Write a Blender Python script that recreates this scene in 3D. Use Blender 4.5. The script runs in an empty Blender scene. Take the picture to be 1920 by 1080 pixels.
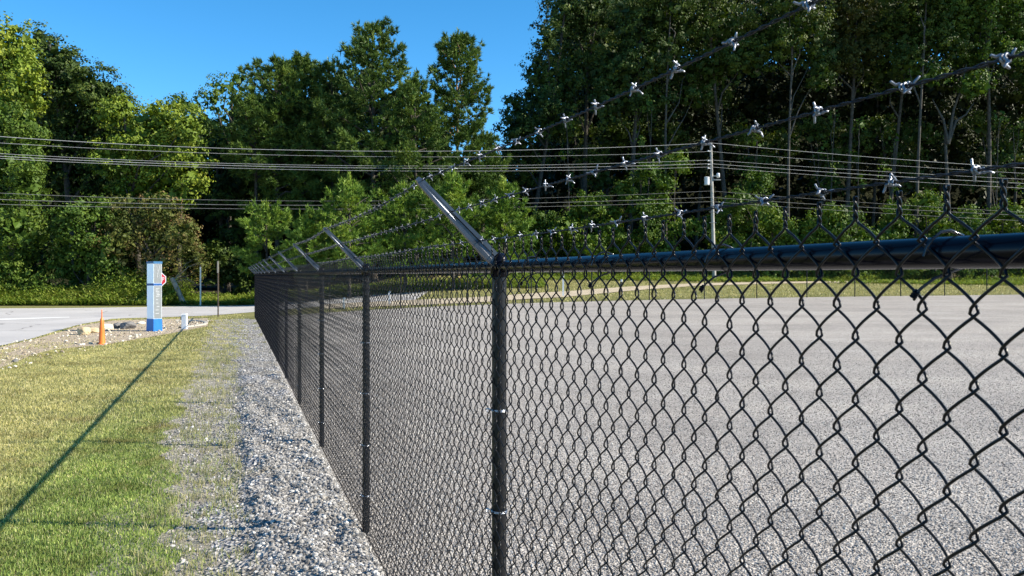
import bpy, math, numpy as np
from mathutils import Vector, Matrix, Quaternion

C = bpy.context.scene.collection
R = math.radians
rng = np.random.default_rng(7)

# ------------------------------------------------------------------ camera, sky, sun, exposure
EYE = 1.80
FPX = 1563.0                      # focal length in photograph pixels (1920 wide)
cam_d = bpy.data.cameras.new('camera'); cam = bpy.data.objects.new('camera', cam_d); C.objects.link(cam)
cam.location = (0, 0, EYE); cam.rotation_euler = (R(90), 0, 0)
cam_d.sensor_width = 36; cam_d.lens = 36*FPX/1920; cam_d.shift_y = -24/1920
cam_d.clip_start = .05; cam_d.clip_end = 3000
cam_d.dof.use_dof = True; cam_d.dof.focus_distance = 7.0; cam_d.dof.aperture_fstop = 22
bpy.context.scene.camera = cam

SUN_EL = 34.0
sun_h = Vector((1.0, -0.10)).normalized()          # where the sun stands, seen from above
world = bpy.data.worlds.new('World'); bpy.context.scene.world = world; world.use_nodes = True
wn = world.node_tree; bg = wn.nodes['Background']
sky = wn.nodes.new('ShaderNodeTexSky'); sky.sky_type = 'NISHITA'; sky.sun_disc = False
sky.sun_elevation = R(SUN_EL); sky.sun_rotation = math.atan2(sun_h.x, sun_h.y)
sky.altitude = 2500; sky.air_density = 1.0; sky.dust_density = 0.0; sky.ozone_density = 4.0
hs = wn.nodes.new('ShaderNodeHueSaturation'); hs.inputs['Saturation'].default_value = 1.25
hs.inputs['Hue'].default_value = 0.490; hs.inputs['Value'].default_value = 1.0
wn.links.new(sky.outputs[0], hs.inputs['Color']); wn.links.new(hs.outputs[0], bg.inputs['Color'])
bg.inputs['Strength'].default_value = 0.113

sd = bpy.data.lights.new('sun', 'SUN'); sd.energy = 5.0; sd.angle = R(.53); sd.color = (1.0, .92, .77)
sun = bpy.data.objects.new('sun', sd); C.objects.link(sun)
ce, se = math.cos(R(SUN_EL)), math.sin(R(SUN_EL))
sun.rotation_euler = Vector((-sun_h.x*ce, -sun_h.y*ce, -se)).to_track_quat('-Z', 'Y').to_euler()
vs = bpy.context.scene.view_settings
vs.view_transform = 'Standard'; vs.look = 'None'; vs.gamma = 1; vs.use_curve_mapping = False; vs.exposure = 1.12
bpy.context.scene.cycles.max_bounces = 6
bpy.context.scene.cycles.transparent_max_bounces = 4

# ------------------------------------------------------------------ helpers
class Geo:
    def __init__(s): s.V = []; s.F = []; s.n = 0; s.A = []
    def add(s, V, F, a=None):
        V = np.asarray(V, dtype=np.float32).reshape(-1, 3)
        if isinstance(F, list) and len({len(f) for f in F}) > 1:
            for k in sorted({len(f) for f in F}):
                q = [f for f in F if len(f) == k]; s.F.append(np.asarray(q, np.int32) + s.n); s.A.append(np.full(len(q), .5, np.float32))
            s.V.append(V); s.n += len(V); return s
        F = np.asarray(F, dtype=np.int32)
        s.V.append(V); s.F.append(F + s.n); s.n += len(V)
        s.A.append(np.full(len(F), .5, np.float32) if a is None else np.asarray(a, np.float32))
        return s
    def box(s, c, size, rot=None, top=1.0):
        x, y, z = [v/2 for v in size]
        V = np.array([(-x,-y,-z),(x,-y,-z),(x,y,-z),(-x,y,-z),(-x*top,-y*top,z),(x*top,-y*top,z),(x*top,y*top,z),(-x*top,y*top,z)], float)
        if rot is not None: V = V @ np.array(rot.to_3x3()).T
        V = V + np.array(c)
        return s.add(V, [(3,2,1,0),(4,5,6,7),(0,1,5,4),(1,2,6,5),(2,3,7,6),(3,0,4,7)])
    def tube(s, P, r, sides=6, cap=True):
        P = np.asarray(P, float); n = len(P)
        r = np.full(n, r, float) if np.isscalar(r) else np.asarray(r, float)
        T = np.gradient(P, axis=0); T /= np.linalg.norm(T, axis=1)[:, None] + 1e-12
        up = np.array([0,0,1.]) if abs(T[0][2]) < .8 else np.array([1.,0,0])
        U = np.zeros_like(P); u = np.cross(T[0], up); u /= np.linalg.norm(u)
        for i in range(n):
            u = u - T[i]*np.dot(u, T[i]); u /= np.linalg.norm(u) + 1e-12; U[i] = u
        W = np.cross(T, U); a = np.arange(sides)*2*math.pi/sides
        V = P[:, None] + r[:, None, None]*(np.cos(a)[None,:,None]*U[:,None] + np.sin(a)[None,:,None]*W[:,None])
        i = np.arange(n-1)[:, None]*sides; j = np.arange(sides)[None]; k = (j+1) % sides
        F = np.stack([i+j, i+k, i+sides+k, i+sides+j], -1).reshape(-1, 4)
        s.add(V.reshape(-1,3), F)
        if cap:
            for e, q in ((0, V[0]), (1, V[-1])):
                c = q.mean(0); VV = np.vstack([q, c]); jj = np.arange(sides); kk = (jj+1) % sides
                s.add(VV, np.stack([kk, jj, np.full(sides, sides)] if e == 0 else [jj, kk, np.full(sides, sides)], -1))
        return s
    def lathe(s, prof, c=(0,0,0), seg=20):
        prof = np.asarray(prof, float); a = np.arange(seg)*2*math.pi/seg
        V = np.stack([prof[:,0,None]*np.cos(a), prof[:,0,None]*np.sin(a), np.repeat(prof[:,1,None], seg, 1)], -1) + np.array(c)
        n = len(prof); i = np.arange(n-1)[:, None]*seg; j = np.arange(seg)[None]; k = (j+1) % seg
        return s.add(V.reshape(-1,3), np.stack([i+j, i+k, i+seg+k, i+seg+j], -1).reshape(-1,4))
    def mesh(s, name, mat, smooth=False, attr=False):
        V = np.concatenate(s.V); me = bpy.data.meshes.new(name)
        loops = np.concatenate([f.ravel() for f in s.F]); tot = np.concatenate([np.full(len(f), f.shape[1], np.int32) for f in s.F])
        st = np.concatenate([[0], np.cumsum(tot)[:-1]]).astype(np.int32)
        me.vertices.add(len(V)); me.vertices.foreach_set('co', V.astype(np.float32).ravel())
        me.loops.add(len(loops)); me.loops.foreach_set('vertex_index', loops.astype(np.int32))
        me.polygons.add(len(tot)); me.polygons.foreach_set('loop_start', st)
        try: me.polygons.foreach_set('loop_total', tot)
        except Exception: pass
        me.polygons.foreach_set('use_smooth', np.full(len(tot), bool(smooth)))
        if attr:
            at = me.attributes.new('rnd', 'FLOAT', 'FACE'); at.data.foreach_set('value', np.concatenate(s.A))
        me.update(calc_edges=True)
        if mat: me.materials.append(mat)
        return me
    def build(s, name, mat, parent=None, smooth=False, attr=False, **kw):
        return link(name, s.mesh(name, mat, smooth, attr), parent, **kw)

def link(name, data, parent=None, loc=None, rotz=None, label=None, cat=None, group=None, kind=None):
    o = bpy.data.objects.new(name, data); C.objects.link(o)
    if parent: o.parent = parent
    if loc is not None: o.location = loc
    if rotz is not None: o.rotation_euler = (0, 0, rotz)
    for k, v in (('label', label), ('category', cat), ('group', group), ('kind', kind)):
        if v: o[k] = v
    return o
def empty(name, loc=(0,0,0), rotz=0, **kw): return link(name, None, None, loc, rotz, **kw)

def at(px, py, Y):                 # a spot in the world for a spot in the photograph at distance Y
    return np.array([(px-960)/FPX*Y, Y, EYE + (516-py)/FPX*Y])
def gnd(px, py):
    Y = FPX*EYE/(py-516); return np.array([(px-960)/FPX*Y, Y, 0.])

TH = math.atan(523/FPX); ct, st_ = math.cos(TH), math.sin(TH)     # the fence runs TH to the left of straight ahead
def FW(L, d, z=0): return np.array([L*ct - d*st_, L*st_ + d*ct, z])
def toLd(X, Y): return X*ct + Y*st_, -X*st_ + Y*ct
def dY(Y, L): return (Y - L*st_)/ct

def sm(x): x = np.clip(x, 0, 1); return x*x*(3-2*x)
def H(X, Y):
    X = np.asarray(X, float); Y = np.asarray(Y, float)
    L, d = toLd(X, Y)
    lot = .66*(1-np.exp(-np.clip(L-1, 0, None)/9.0))*sm((d-3)/33.)
    far = np.clip(d-36.5, 0, 30)*.042*sm((L-1)/16.)
    left = np.clip(Y-53, 0, 30)*.03*sm((8-L)/8)
    return lot + far + left

# ------------------------------------------------------------------ materials
def M(name, col=(.5,.5,.5), rough=.6, metal=0., spec=.5):
    m = bpy.data.materials.new(name); m.use_nodes = True; b = m.node_tree.nodes['Principled BSDF']
    b.inputs['Base Color'].default_value = (*col, 1); b.inputs['Roughness'].default_value = rough
    b.inputs['Metallic'].default_value = metal; b.inputs['Specular IOR Level'].default_value = spec
    return m
def N(m, t, **kw):
    n = m.node_tree.nodes.new(t)
    for k, v in kw.items():
        if k in n.inputs: n.inputs[k].default_value = v
        else: setattr(n, k, v)
    return n
def lk(m, a, b): m.node_tree.links.new(a, b)
def ramp(m, stops, src):
    n = m.node_tree.nodes.new('ShaderNodeValToRGB'); e = n.color_ramp.elements
    while len(e) < len(stops): e.new(.5)
    for q, (p, c) in zip(e, stops): q.position = p; q.color = (*c, 1)
    lk(m, src, n.inputs[0]); return n
def pos(m):
    return N(m, 'ShaderNodeNewGeometry').outputs['Position']
def noise(m, scale, detail=4, rough=.6, src=None, out='Fac'):
    n = N(m, 'ShaderNodeTexNoise', Scale=scale, Detail=detail, Roughness=rough)
    lk(m, src if src is not None else pos(m), n.inputs['Vector']); return n.outputs[out]
def mix(m, f, a, b, mode='MIX'):
    n = m.node_tree.nodes.new('ShaderNodeMix'); n.data_type = 'RGBA'; n.blend_type = mode
    for i, v in ((0, f), (6, a), (7, b)):
        if hasattr(v, 'links') or isinstance(v, bpy.types.NodeSocket): lk(m, v, n.inputs[i])
        else: n.inputs[i].default_value = v if i == 0 else (*v, 1)
    return n.outputs[2]
def bump(m, h, strength, dist):
    b = N(m, 'ShaderNodeBump', Strength=strength, Distance=dist); lk(m, h, b.inputs['Height'])
    lk(m, b.outputs[0], m.node_tree.nodes['Principled BSDF'].inputs['Normal'])
def base(m, s): lk(m, s, m.node_tree.nodes['Principled BSDF'].inputs['Base Color'])
def noisy(name, c1, c2, scale=3, rough=.6, metal=0, spec=.5, b=0, bs=30, bd=.01):
    m = M(name, c1, rough, metal, spec); base(m, ramp(m, [(.3, c1), (.7, c2)], noise(m, scale)).outputs[0])
    if b: bump(m, noise(m, bs), b, bd)
    return m

vinyl = noisy('black_vinyl', (.002,.002,.005), (.004,.004,.010), 9, .22, 0, .14)
wire_vinyl = noisy('black_wire_coating', (.004,.004,.005), (.008,.008,.010), 9, .30, 0, .25)
vinyl_dull = noisy('black_post_coating', (.005,.005,.006), (.010,.010,.012), 14, .38, 0, .3, .15, 60, .002)
armm = noisy('dark_pressed_steel', (.04,.046,.062), (.08,.088,.11), 14, .27, .6, .5, .1, 40, .002)
galv = noisy('galvanised_wire', (.15,.16,.19), (.27,.285,.33), 60, .38, .6)
strandm = noisy('dark_barbed_strand', (.008,.008,.011), (.022,.022,.028), 60, .55, 0, .2)

def leafmat(name, stops, bright=.0, trans=.20):
    """foliage: colour varies leaf by leaf and in soft patches; a part of the light passes through"""
    m = M(name, (.05,.1,.02), .55, 0, .2); nt = m.node_tree; b = nt.nodes['Principled BSDF']
    a = N(m, 'ShaderNodeAttribute', attribute_name='rnd')
    big = noise(m, .55, 3)
    mm = N(m, 'ShaderNodeMath', operation='MULTIPLY'); lk(m, big, mm.inputs[0]); mm.inputs[1].default_value = .9
    m2 = N(m, 'ShaderNodeMath', operation='MULTIPLY_ADD'); lk(m, a.outputs['Fac'], m2.inputs[0]); m2.inputs[1].default_value = .55; lk(m, mm.outputs[0], m2.inputs[2])
    m3 = N(m, 'ShaderNodeMath', operation='SUBTRACT'); lk(m, m2.outputs[0], m3.inputs[0]); m3.inputs[1].default_value = .22
    col = ramp(m, stops, m3.outputs[0]).outputs[0]
    lk(m, col, b.inputs['Base Color'])
    wm = mix(m, 1., col, (1.06,.97,.80), 'MULTIPLY'); lk(m, wm, b.inputs['Base Color']); col = wm
    tr = N(m, 'ShaderNodeBsdfTranslucent'); hsv = N(m, 'ShaderNodeHueSaturation', Hue=.492, Saturation=1.1, Value=1.2)
    lk(m, col, hsv.inputs['Color']); lk(m, hsv.outputs[0], tr.inputs['Color'])
    mx = N(m, 'ShaderNodeMixShader'); mx.inputs[0].default_value = trans
    lk(m, b.outputs[0], mx.inputs[1]); lk(m, tr.outputs[0], mx.inputs[2]); lk(m, mx.outputs[0], nt.nodes['Material Output'].inputs['Surface'])
    return m
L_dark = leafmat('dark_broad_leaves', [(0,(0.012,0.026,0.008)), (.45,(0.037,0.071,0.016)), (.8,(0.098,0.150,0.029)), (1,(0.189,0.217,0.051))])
L_mid = leafmat('green_broad_leaves', [(0,(0.022,0.050,0.010)), (.5,(0.063,0.127,0.021)), (.85,(0.150,0.221,0.036)), (1,(0.275,0.290,0.058))])
L_wood = leafmat('woodland_leaves', [(0,(.015,.034,.008)), (.5,(.045,.082,.014)), (.85,(.11,.15,.028)), (1,(.2,.2,.05))])
L_rusty = leafmat('rusty_tinged_leaves', [(0,(.018,.03,.008)), (.5,(.055,.07,.016)), (.85,(.12,.12,.03)), (1,(.2,.13,.05))])
L_shade = leafmat('painted_shade_leaves', [(0,(.007,.014,.004)), (.5,(.018,.03,.007)), (1,(.045,.06,.015))], trans=.1)  # shade of the woods' interior put into the leaf colour
L_bright = leafmat('yellow_green_leaves', [(0,(0.050,0.094,0.013)), (.45,(0.126,0.198,0.024)), (.8,(0.247,0.305,0.039)), (1,(0.378,0.364,0.070))])
L_vine = leafmat('vine_leaves', [(0,(.025,.06,.010)), (.5,(.07,.13,.020)), (.9,(.15,.21,.035)), (1,(.24,.27,.06))])
L_pine = leafmat('pine_needles', [(0,(0.022,0.050,0.015)), (.5,(0.065,0.124,0.029)), (.85,(0.150,0.225,0.045)), (1,(0.272,0.306,0.085))], trans=.15)
L_pinelow = leafmat('young_pine_needles', [(0,(0.039,0.088,0.022)), (.5,(0.111,0.210,0.037)), (.85,(0.232,0.328,0.055)), (1,(0.360,0.390,0.090))], trans=.18)
L_brown = leafmat('fading_leaves', [(0,(.03,.05,.015)), (.38,(.075,.105,.025)), (.58,(.14,.15,.05)), (.74,(.20,.14,.075)), (1,(.26,.14,.09))])
L_under = leafmat('understory_leaves', [(0,(0.024,0.061,0.011)), (.5,(0.086,0.160,0.022)), (.85,(0.205,0.273,0.041)), (1,(0.330,0.330,0.075))])
bark = noisy('bark', (.032,.027,.022), (.095,.085,.072), 5, .85, 0, .2, .6, 14, .04)
bark_pale = noisy('pale_bark', (.042,.038,.033), (.10,.093,.08), 4, .85, 0, .2, .5, 12, .04)

# ------------------------------------------------------------------ the ground and its surfaces
def grid_xy(xs, ys, off=0., fn=None):
    X, Y = np.meshgrid(xs, ys); Z = H(X, Y) + off
    n, k = X.shape; V = np.stack([X, Y, Z], -1).reshape(-1, 3)
    i = np.arange(n-1)[:, None]*k; j = np.arange(k-1)[None]
    return V, np.stack([i+j, i+j+1, i+k+j+1, i+k+j], -1).reshape(-1, 4)
def grid_Ld(Ls, ds, off=0., jitL=None):
    Lg, Dg = np.meshgrid(Ls, ds)
    if jitL is not None: Lg = Lg + jitL(Lg, Dg)
    X = Lg*ct - Dg*st_; Y = Lg*st_ + Dg*ct; Z = H(X, Y) + off
    n, k = X.shape; V = np.stack([X, Y, Z], -1).reshape(-1, 3)
    i = np.arange(n-1)[:, None]*k; j = np.arange(k-1)[None]
    return V, np.stack([i+j, i+j+1, i+k+j+1, i+k+j], -1).reshape(-1, 4)

m = ground_m = M('turf_soil', rough=.95, spec=.1)
c1 = ramp(m, [(.3,(.11,.12,.035)), (.5,(.20,.19,.07)), (.68,(.30,.26,.12))], noise(m, .8, 6)).outputs[0]
c2 = ramp(m, [(.35,(.07,.085,.02)), (.65,(.24,.225,.10))], noise(m, 9, 8, .75)).outputs[0]
base(m, mix(m, .5, c1, c2)); bump(m, noise(m, 25, 8, .8), .8, .04)
axis = np.concatenate([np.linspace(-900,-120,10), np.linspace(-100,-32,18), np.linspace(-30,60,91), np.linspace(64,120,12), np.linspace(160,900,8)])
ayis = np.concatenate([np.linspace(-300,-20,8), np.linspace(-15,90,106), np.linspace(100,900,12)])
g = Geo(); g.add(*grid_xy(axis, ayis)); g.build('ground', ground_m, smooth=True, kind='structure')

# fine gravel lot inside the fence
m = lot_m = M('pale_crushed_gravel', rough=.9, spec=.15)
mp = N(m, 'ShaderNodeMapping'); mp.inputs['Scale'].default_value = (.16,.75,1); mp.inputs['Rotation'].default_value = (0,0,.25); lk(m, pos(m), mp.inputs['Vector'])
trk = ramp(m, [(.36,(.88,.88,.88)), (.5,(1,1,1)), (.6,(1.09,1.085,1.07))], noise(m, 1., 4, .6, mp.outputs[0])).outputs[0]
big = mix(m, 1., ramp(m, [(.3,(.335,.31,.29)), (.7,(.43,.405,.38))], noise(m, .35, 5)).outputs[0], trk, 'MULTIPLY')
vor = N(m, 'ShaderNodeTexVoronoi', Scale=62.); lk(m, pos(m), vor.inputs['Vector'])
sep = N(m, 'ShaderNodeSeparateColor'); lk(m, vor.outputs['Color'], sep.inputs[0])
grain = ramp(m, [(0,(.55,.54,.53)), (.3,(.80,.79,.78)), (.75,(1,.98,.97)), (1,(1.3,1.28,1.26))], sep.outputs[0]).outputs[0]
fine = ramp(m, [(.3,(.72,.72,.72)), (.7,(1.15,1.15,1.15))], noise(m, 13, 8, .8)).outputs[0]
base(m, mix(m, 1., mix(m, 1., big, grain, 'MULTIPLY'), fine, 'MULTIPLY'))
bump(m, vor.outputs['Distance'], 1.0, .012)
g = Geo(); g.add(*grid_Ld(np.concatenate([np.linspace(.84,30,40), np.linspace(32,75,30)]), np.linspace(-8,36.6,60), .012))
g.build('gravel_lot', lot_m, smooth=True, kind='structure')

# coarse gravel strip along the outside of the fence
m = strip_m = M('coarse_gravel_bed', rough=.9, spec=.15)
vor = N(m, 'ShaderNodeTexVoronoi', Scale=34.); lk(m, pos(m), vor.inputs['Vector'])
sep = N(m, 'ShaderNodeSeparateColor'); lk(m, vor.outputs['Color'], sep.inputs[0])
base(m, mix(m, 1., ramp(m, [(0,(.10,.10,.105)), (.5,(.27,.265,.27)), (1,(.50,.49,.49))], sep.outputs[0]).outputs[0],
            ramp(m, [(.35,(.8,.74,.62)), (.6,(1,1,1.02))], noise(m, 1.1, 4)).outputs[0], 'MULTIPLY'))
bump(m, vor.outputs['Distance'], 1., .03)
def mound(L, d):
    a = np.sin(d*13+2.1*np.sin(L*9+d*1.7))*np.sin(L*15+1.6*np.sin(d*5.3)); b = np.sin(d*5.1+L*7.7+1)*np.sin(L*6-d*2.3)
    w = sm((L-.02)/.2)*sm((.87-L)/.1)*sm((20-d)/6)
    return w*(.022*a + .026*b + .046)
def jl(Lg, Dg): return np.where(Lg < -.3, .16*np.sin(Dg*1.7)+.12*np.sin(Dg*4.3+1)+.08*np.sin(Dg*11), 0)
V, F = grid_Ld(np.linspace(-.12,.86,40), np.concatenate([np.linspace(1,14,300), np.linspace(14.2,36,150)]), .008, lambda Lg, Dg: np.clip((.25-Lg)/.37, 0, 1)*(.10*np.sin(Dg*1.7)+.06*np.sin(Dg*4.3+1)+.05*np.sin(Dg*11.7)+.03*np.sin(Dg*23)))
Lv, dv_ = toLd(V[:,0], V[:,1]); V[:,2] += mound(Lv, dv_)
g = Geo(); g.add(V, F); g.build('gravel_strip', strip_m, smooth=True, kind='structure')
dirt_m = noisy('sandy_dirt', (.23,.205,.165), (.37,.34,.29), 7, .95, 0, .1, 1., 45, .02)
g = Geo(); g.add(*grid_Ld(np.array([-.78,-.5,-.2,.05]), np.linspace(1,36,180), .005, lambda Lg, Dg: np.where(Lg < -.6, .13*np.sin(Dg*1.7)+.08*np.sin(Dg*4.3+1)+.05*np.sin(Dg*11), 0)))
g.build('dirt_margin', dirt_m, smooth=True, kind='structure')

# road, joining in from the left
def strip_between(A, B, off, n=24, cols=4):
    def rs(P):
        P = np.asarray(P, float); s = np.concatenate([[0], np.cumsum(np.linalg.norm(np.diff(P[:, :2], axis=0), axis=1))]); t = np.linspace(0, s[-1], n)
        return np.stack([np.interp(t, s, P[:, i]) for i in range(2)], -1)
    a, b = rs(A), rs(B); w = np.linspace(0, 1, cols)[None, :, None]
    P = a[:, None]*(1-w) + b[:, None]*w; Z = H(P[..., 0], P[..., 1]) + off
    V = np.concatenate([P, Z[..., None]], -1).reshape(-1, 3)
    i = np.arange(n-1)[:, None]*cols; j = np.arange(cols-1)[None]
    return V, np.stack([i+j, i+j+1, i+cols+j+1, i+cols+j], -1).reshape(-1, 4)
near_edge = [(-13.0,3), (-13.0,12), gnd(0,650)[:2], gnd(60,636)[:2], gnd(105,622)[:2], gnd(150,609)[:2], gnd(215,598)[:2], gnd(300,596)[:2], gnd(400,592)[:2], gnd(478,585.5)[:2], (-8,42.5), (-5,43)]
far_edge = [(-60,3), (-55,20), (-45,44), gnd(0,579)[:2], gnd(160,578)[:2], gnd(300,576)[:2], gnd(478,573.5)[:2], (-9,50), (-5,50.2)]
m = road_m = M('worn_pale_asphalt', rough=.85, spec=.2)
base(m, mix(m, 1., ramp(m, [(.3,(.36,.345,.34)), (.7,(.46,.44,.43))], noise(m, .25, 6)).outputs[0],
            ramp(m, [(.3,(.86,.86,.86)), (.7,(1.08,1.08,1.08))], noise(m, 30, 6, .8)).outputs[0], 'MULTIPLY'))
vr = N(m, 'ShaderNodeTexVoronoi', Scale=.22, feature='DISTANCE_TO_EDGE'); wv = N(m, 'ShaderNodeVectorMath', operation='ADD'); nz = N(m, 'ShaderNodeTexNoise', Scale=.6, Detail=5)
lk(m, pos(m), nz.inputs['Vector']); lk(m, pos(m), wv.inputs[0]); lk(m, nz.outputs['Color'], wv.inputs[1]); lk(m, wv.outputs[0], vr.inputs['Vector'])
src_ = m.node_tree.nodes['Principled BSDF'].inputs['Base Color'].links[0].from_socket
base(m, mix(m, 1., src_, ramp(m, [(.0,(.45,.44,.43)), (.012,(1,1,1))], vr.outputs['Distance']).outputs[0], 'MULTIPLY'))
bump(m, noise(m, 60, 6, .8), .4, .01)
g = Geo(); g.add(*strip_between(near_edge, far_edge, .02, 60, 10)); g.build('road', road_m, kind='structure')
# worn pale line close to the near edge of the road
line_m = noisy('worn_road_paint', (.52,.51,.50), (.64,.63,.61), 6, .8)
A = [gnd(-120,604)[:2], gnd(0,601.5)[:2], gnd(80,598.5)[:2], gnd(130,596.5)[:2]]; B = [gnd(-120,600.5)[:2], gnd(0,598.5)[:2], gnd(80,596.3)[:2], gnd(130,595)[:2]]
g = Geo(); g.add(*strip_between(A, B, .026, 16, 2)); g.build('road_marking', line_m, kind='structure')
A = [gnd(-120,581.4)[:2], gnd(0,580.6)[:2], gnd(160,579.4)[:2], gnd(300,577.4)[:2], gnd(470,575)[:2]]; B = [gnd(-120,580.7)[:2], gnd(0,579.9)[:2], gnd(160,578.7)[:2], gnd(300,576.7)[:2], gnd(470,574.3)[:2]]
g = Geo(); g.add(*strip_between(A, B, .026, 16, 2)); g.build('road_marking', line_m, kind='structure')

# stony bare soil bed between turf and road
soil_m = M('stony_bare_soil', rough=.95, spec=.1); m = soil_m
vor = N(m, 'ShaderNodeTexVoronoi', Scale=9.); lk(m, pos(m), vor.inputs['Vector'])
sep = N(m, 'ShaderNodeSeparateColor'); lk(m, vor.outputs['Color'], sep.inputs[0])
base(m, mix(m, .22, ramp(m, [(.3,(.40,.32,.23)), (.7,(.58,.48,.37))], noise(m, 1.6, 8, .7)).outputs[0],
            ramp(m, [(0,(.16,.12,.08)), (.6,(.42,.36,.28)), (1,(.62,.56,.48))], sep.outputs[0]).outputs[0]))
bump(m, noise(m, 7, 9, .8), 1., .12)
A = [(-12.7,10), gnd(0,652)[:2], gnd(60,638)[:2], gnd(110,624)[:2], gnd(150,611)[:2], gnd(215,601)[:2], gnd(300,599)[:2], gnd(390,597)[:2]]
B = [(-9.3,10), gnd(0,692)[:2], gnd(60,667)[:2], gnd(100,656)[:2], gnd(190,648)[:2], gnd(250,638)[:2], gnd(330,624)[:2], gnd(390,612)[:2]]
g = Geo(); g.add(*strip_between(A, B, .010, 60, 8)); g.build('stony_soil_bed', soil_m, kind='structure')

# dirt track beyond the lot
def on(px, py, Y0=60):            # spot on the rising ground seen at px,py
    lo, hi = 36., 120.
    for _ in range(40):
        Y = (lo+hi)/2; q = at(px, py, Y)
        if q[2] > H(q[0], q[1]): lo = Y
        else: hi = Y
    return at(px, py, lo)
tA = [on(600,580), on(760,574), on(900,568), on(960,563), on(1060,558), on(1180,546), on(1300,537), on(1450,532.5), on(1650,530), on(1930,528.5), on(2200,527.5)]
tB = [on(600,572), on(760,564), on(900,558), on(960,553.5), on(1060,547), on(1180,538), on(1300,532), on(1450,529), on(1650,527.2), on(1930,526), on(2200,525.5)]
track_m = noisy('dirt_track', (.36,.30,.22), (.48,.41,.31), 1.2, .95, 0, .1, .5, 12, .05)
g = Geo(); g.add(*strip_between(tA, tB, .03, 50, 4)); g.build('dirt_track', track_m, kind='structure')

# forest floor
floor_m = noisy('leaf_litter', (.018,.015,.010), (.055,.045,.028), 1.4, .95, 0, .1, .6, 10, .1)
g = Geo(); g.add(*grid_xy(np.linspace(-90,-6,30), np.linspace(53.5,120,24), .05)); g.add(*grid_xy(np.linspace(-6,110,40), np.linspace(69,120,20), .05))
g.build('forest_floor', floor_m, kind='structure')

# added slope, coloured dark, blocking the sky between the trees
hx = np.linspace(-140, 190, 90); xs_h = [-1200,0,80,180,270,330,400,470,520,600,700,800,845,930,965,1000,1060,1120,1300,3600]; ys_h = [190,170,195,230,310,320,310,290,240,250,230,270,360,370,330,230,150,110,60,60]
rows = []
for t in np.linspace(0, 1, 14):
    Yh = 84 + 46*t; pxh = 960 + hx/Yh*FPX; top = EYE + (516-np.interp(960+hx/100*FPX, xs_h, ys_h))/FPX*100
    z = np.where(t < .7, top*sm(t/.7), top) + .6*np.sin(hx*.35+t*5) + .4*np.sin(hx*.9); rows.append(np.stack([hx, np.full_like(hx, Yh), z], -1))
V = np.array(rows).reshape(-1,3); k_ = len(hx); i = np.arange(13)[:, None]*k_; j = np.arange(k_-1)[None]
g = Geo(); g.add(V, np.stack([i+j, i+j+1, i+k_+j+1, i+k_+j], -1).reshape(-1,4))
g.build('gap_backdrop_slope', noisy('dark_backdrop', (.010,.012,.006), (.03,.032,.014), .8, .95, 0, .05, .8, 3, .4), smooth=True, kind='structure')

# kerb: a rounded island end
kerb_m = noisy('concrete_kerb', (.34,.32,.28), (.46,.43,.38), 6, .85, 0, .2, .3, 30, .01)
K = np.array([gnd(*q) for q in ((330,602.6),(345,602.3),(360,602.2),(370,602.5),(379,603.4),(385,605),(386.5,606.8),(384,608.8),(376,610.6),(364,612.3),(350,614),(338,615.6))])
g = Geo(); T = np.gradient(K, axis=0); T /= np.linalg.norm(T, axis=1)[:, None]; Nn = np.stack([-T[:,1], T[:,0], 0*T[:,0]], -1)
pr = [(-.07,-.02), (-.065,.04), (-.045,.055), (.045,.055), (.065,.04), (.07,-.02)]
V = np.concatenate([K + Nn*w + np.array([0,0,h]) for w, h in pr]).reshape(len(pr), len(K), 3)
F = [(a*len(K)+i, a*len(K)+i+1, (a+1)*len(K)+i+1, (a+1)*len(K)+i) for a in range(len(pr)-1) for i in range(len(K)-1)]
g.add(V.reshape(-1,3), F); g.build('kerb', kerb_m, smooth=False, label='short rounded concrete kerb curling round the end of the stony island', cat='kerb')

# ------------------------------------------------------------------ the near fence
fence = empty('chain_link_fence', (0,0,0), R(90)+TH, label='tall black chain link fence with slanted barbed wire arms along the gravel strip', cat='fence')
# in the fence's own frame x runs along it, y points to the camera's side, z is up
LP = .875; YM = -.846
def fx(Y, L=LP): return dY(Y, L)
RZ = 1.83; SP = 2.89/ct
x_post = [fx(2.89*n) for n in range(0, 13)]

g = Geo(); n_ = 2
rail_prev = -2.2
for i, xe in enumerate(x_post + [None]):
    pass
bounds = [-3.0] + [x_post[k] for k in range(1, 13, 1)]
for a, b in zip(bounds[:-1], bounds[1:]):
    g = Geo(); g.tube([(a+.001, -LP, RZ), ((a+b)/2, -LP, RZ-.0015), (b-.001, -LP, RZ)], .021, 20)
    g.build('top_rail', vinyl, fence, smooth=True)
# bottom tension wire
g = Geo(); g.tube([(-3, YM-.006, .05), (x_post[12], YM-.006, .05)], .0022, 5); g.build('tension_wire', vinyl, fence)

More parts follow.
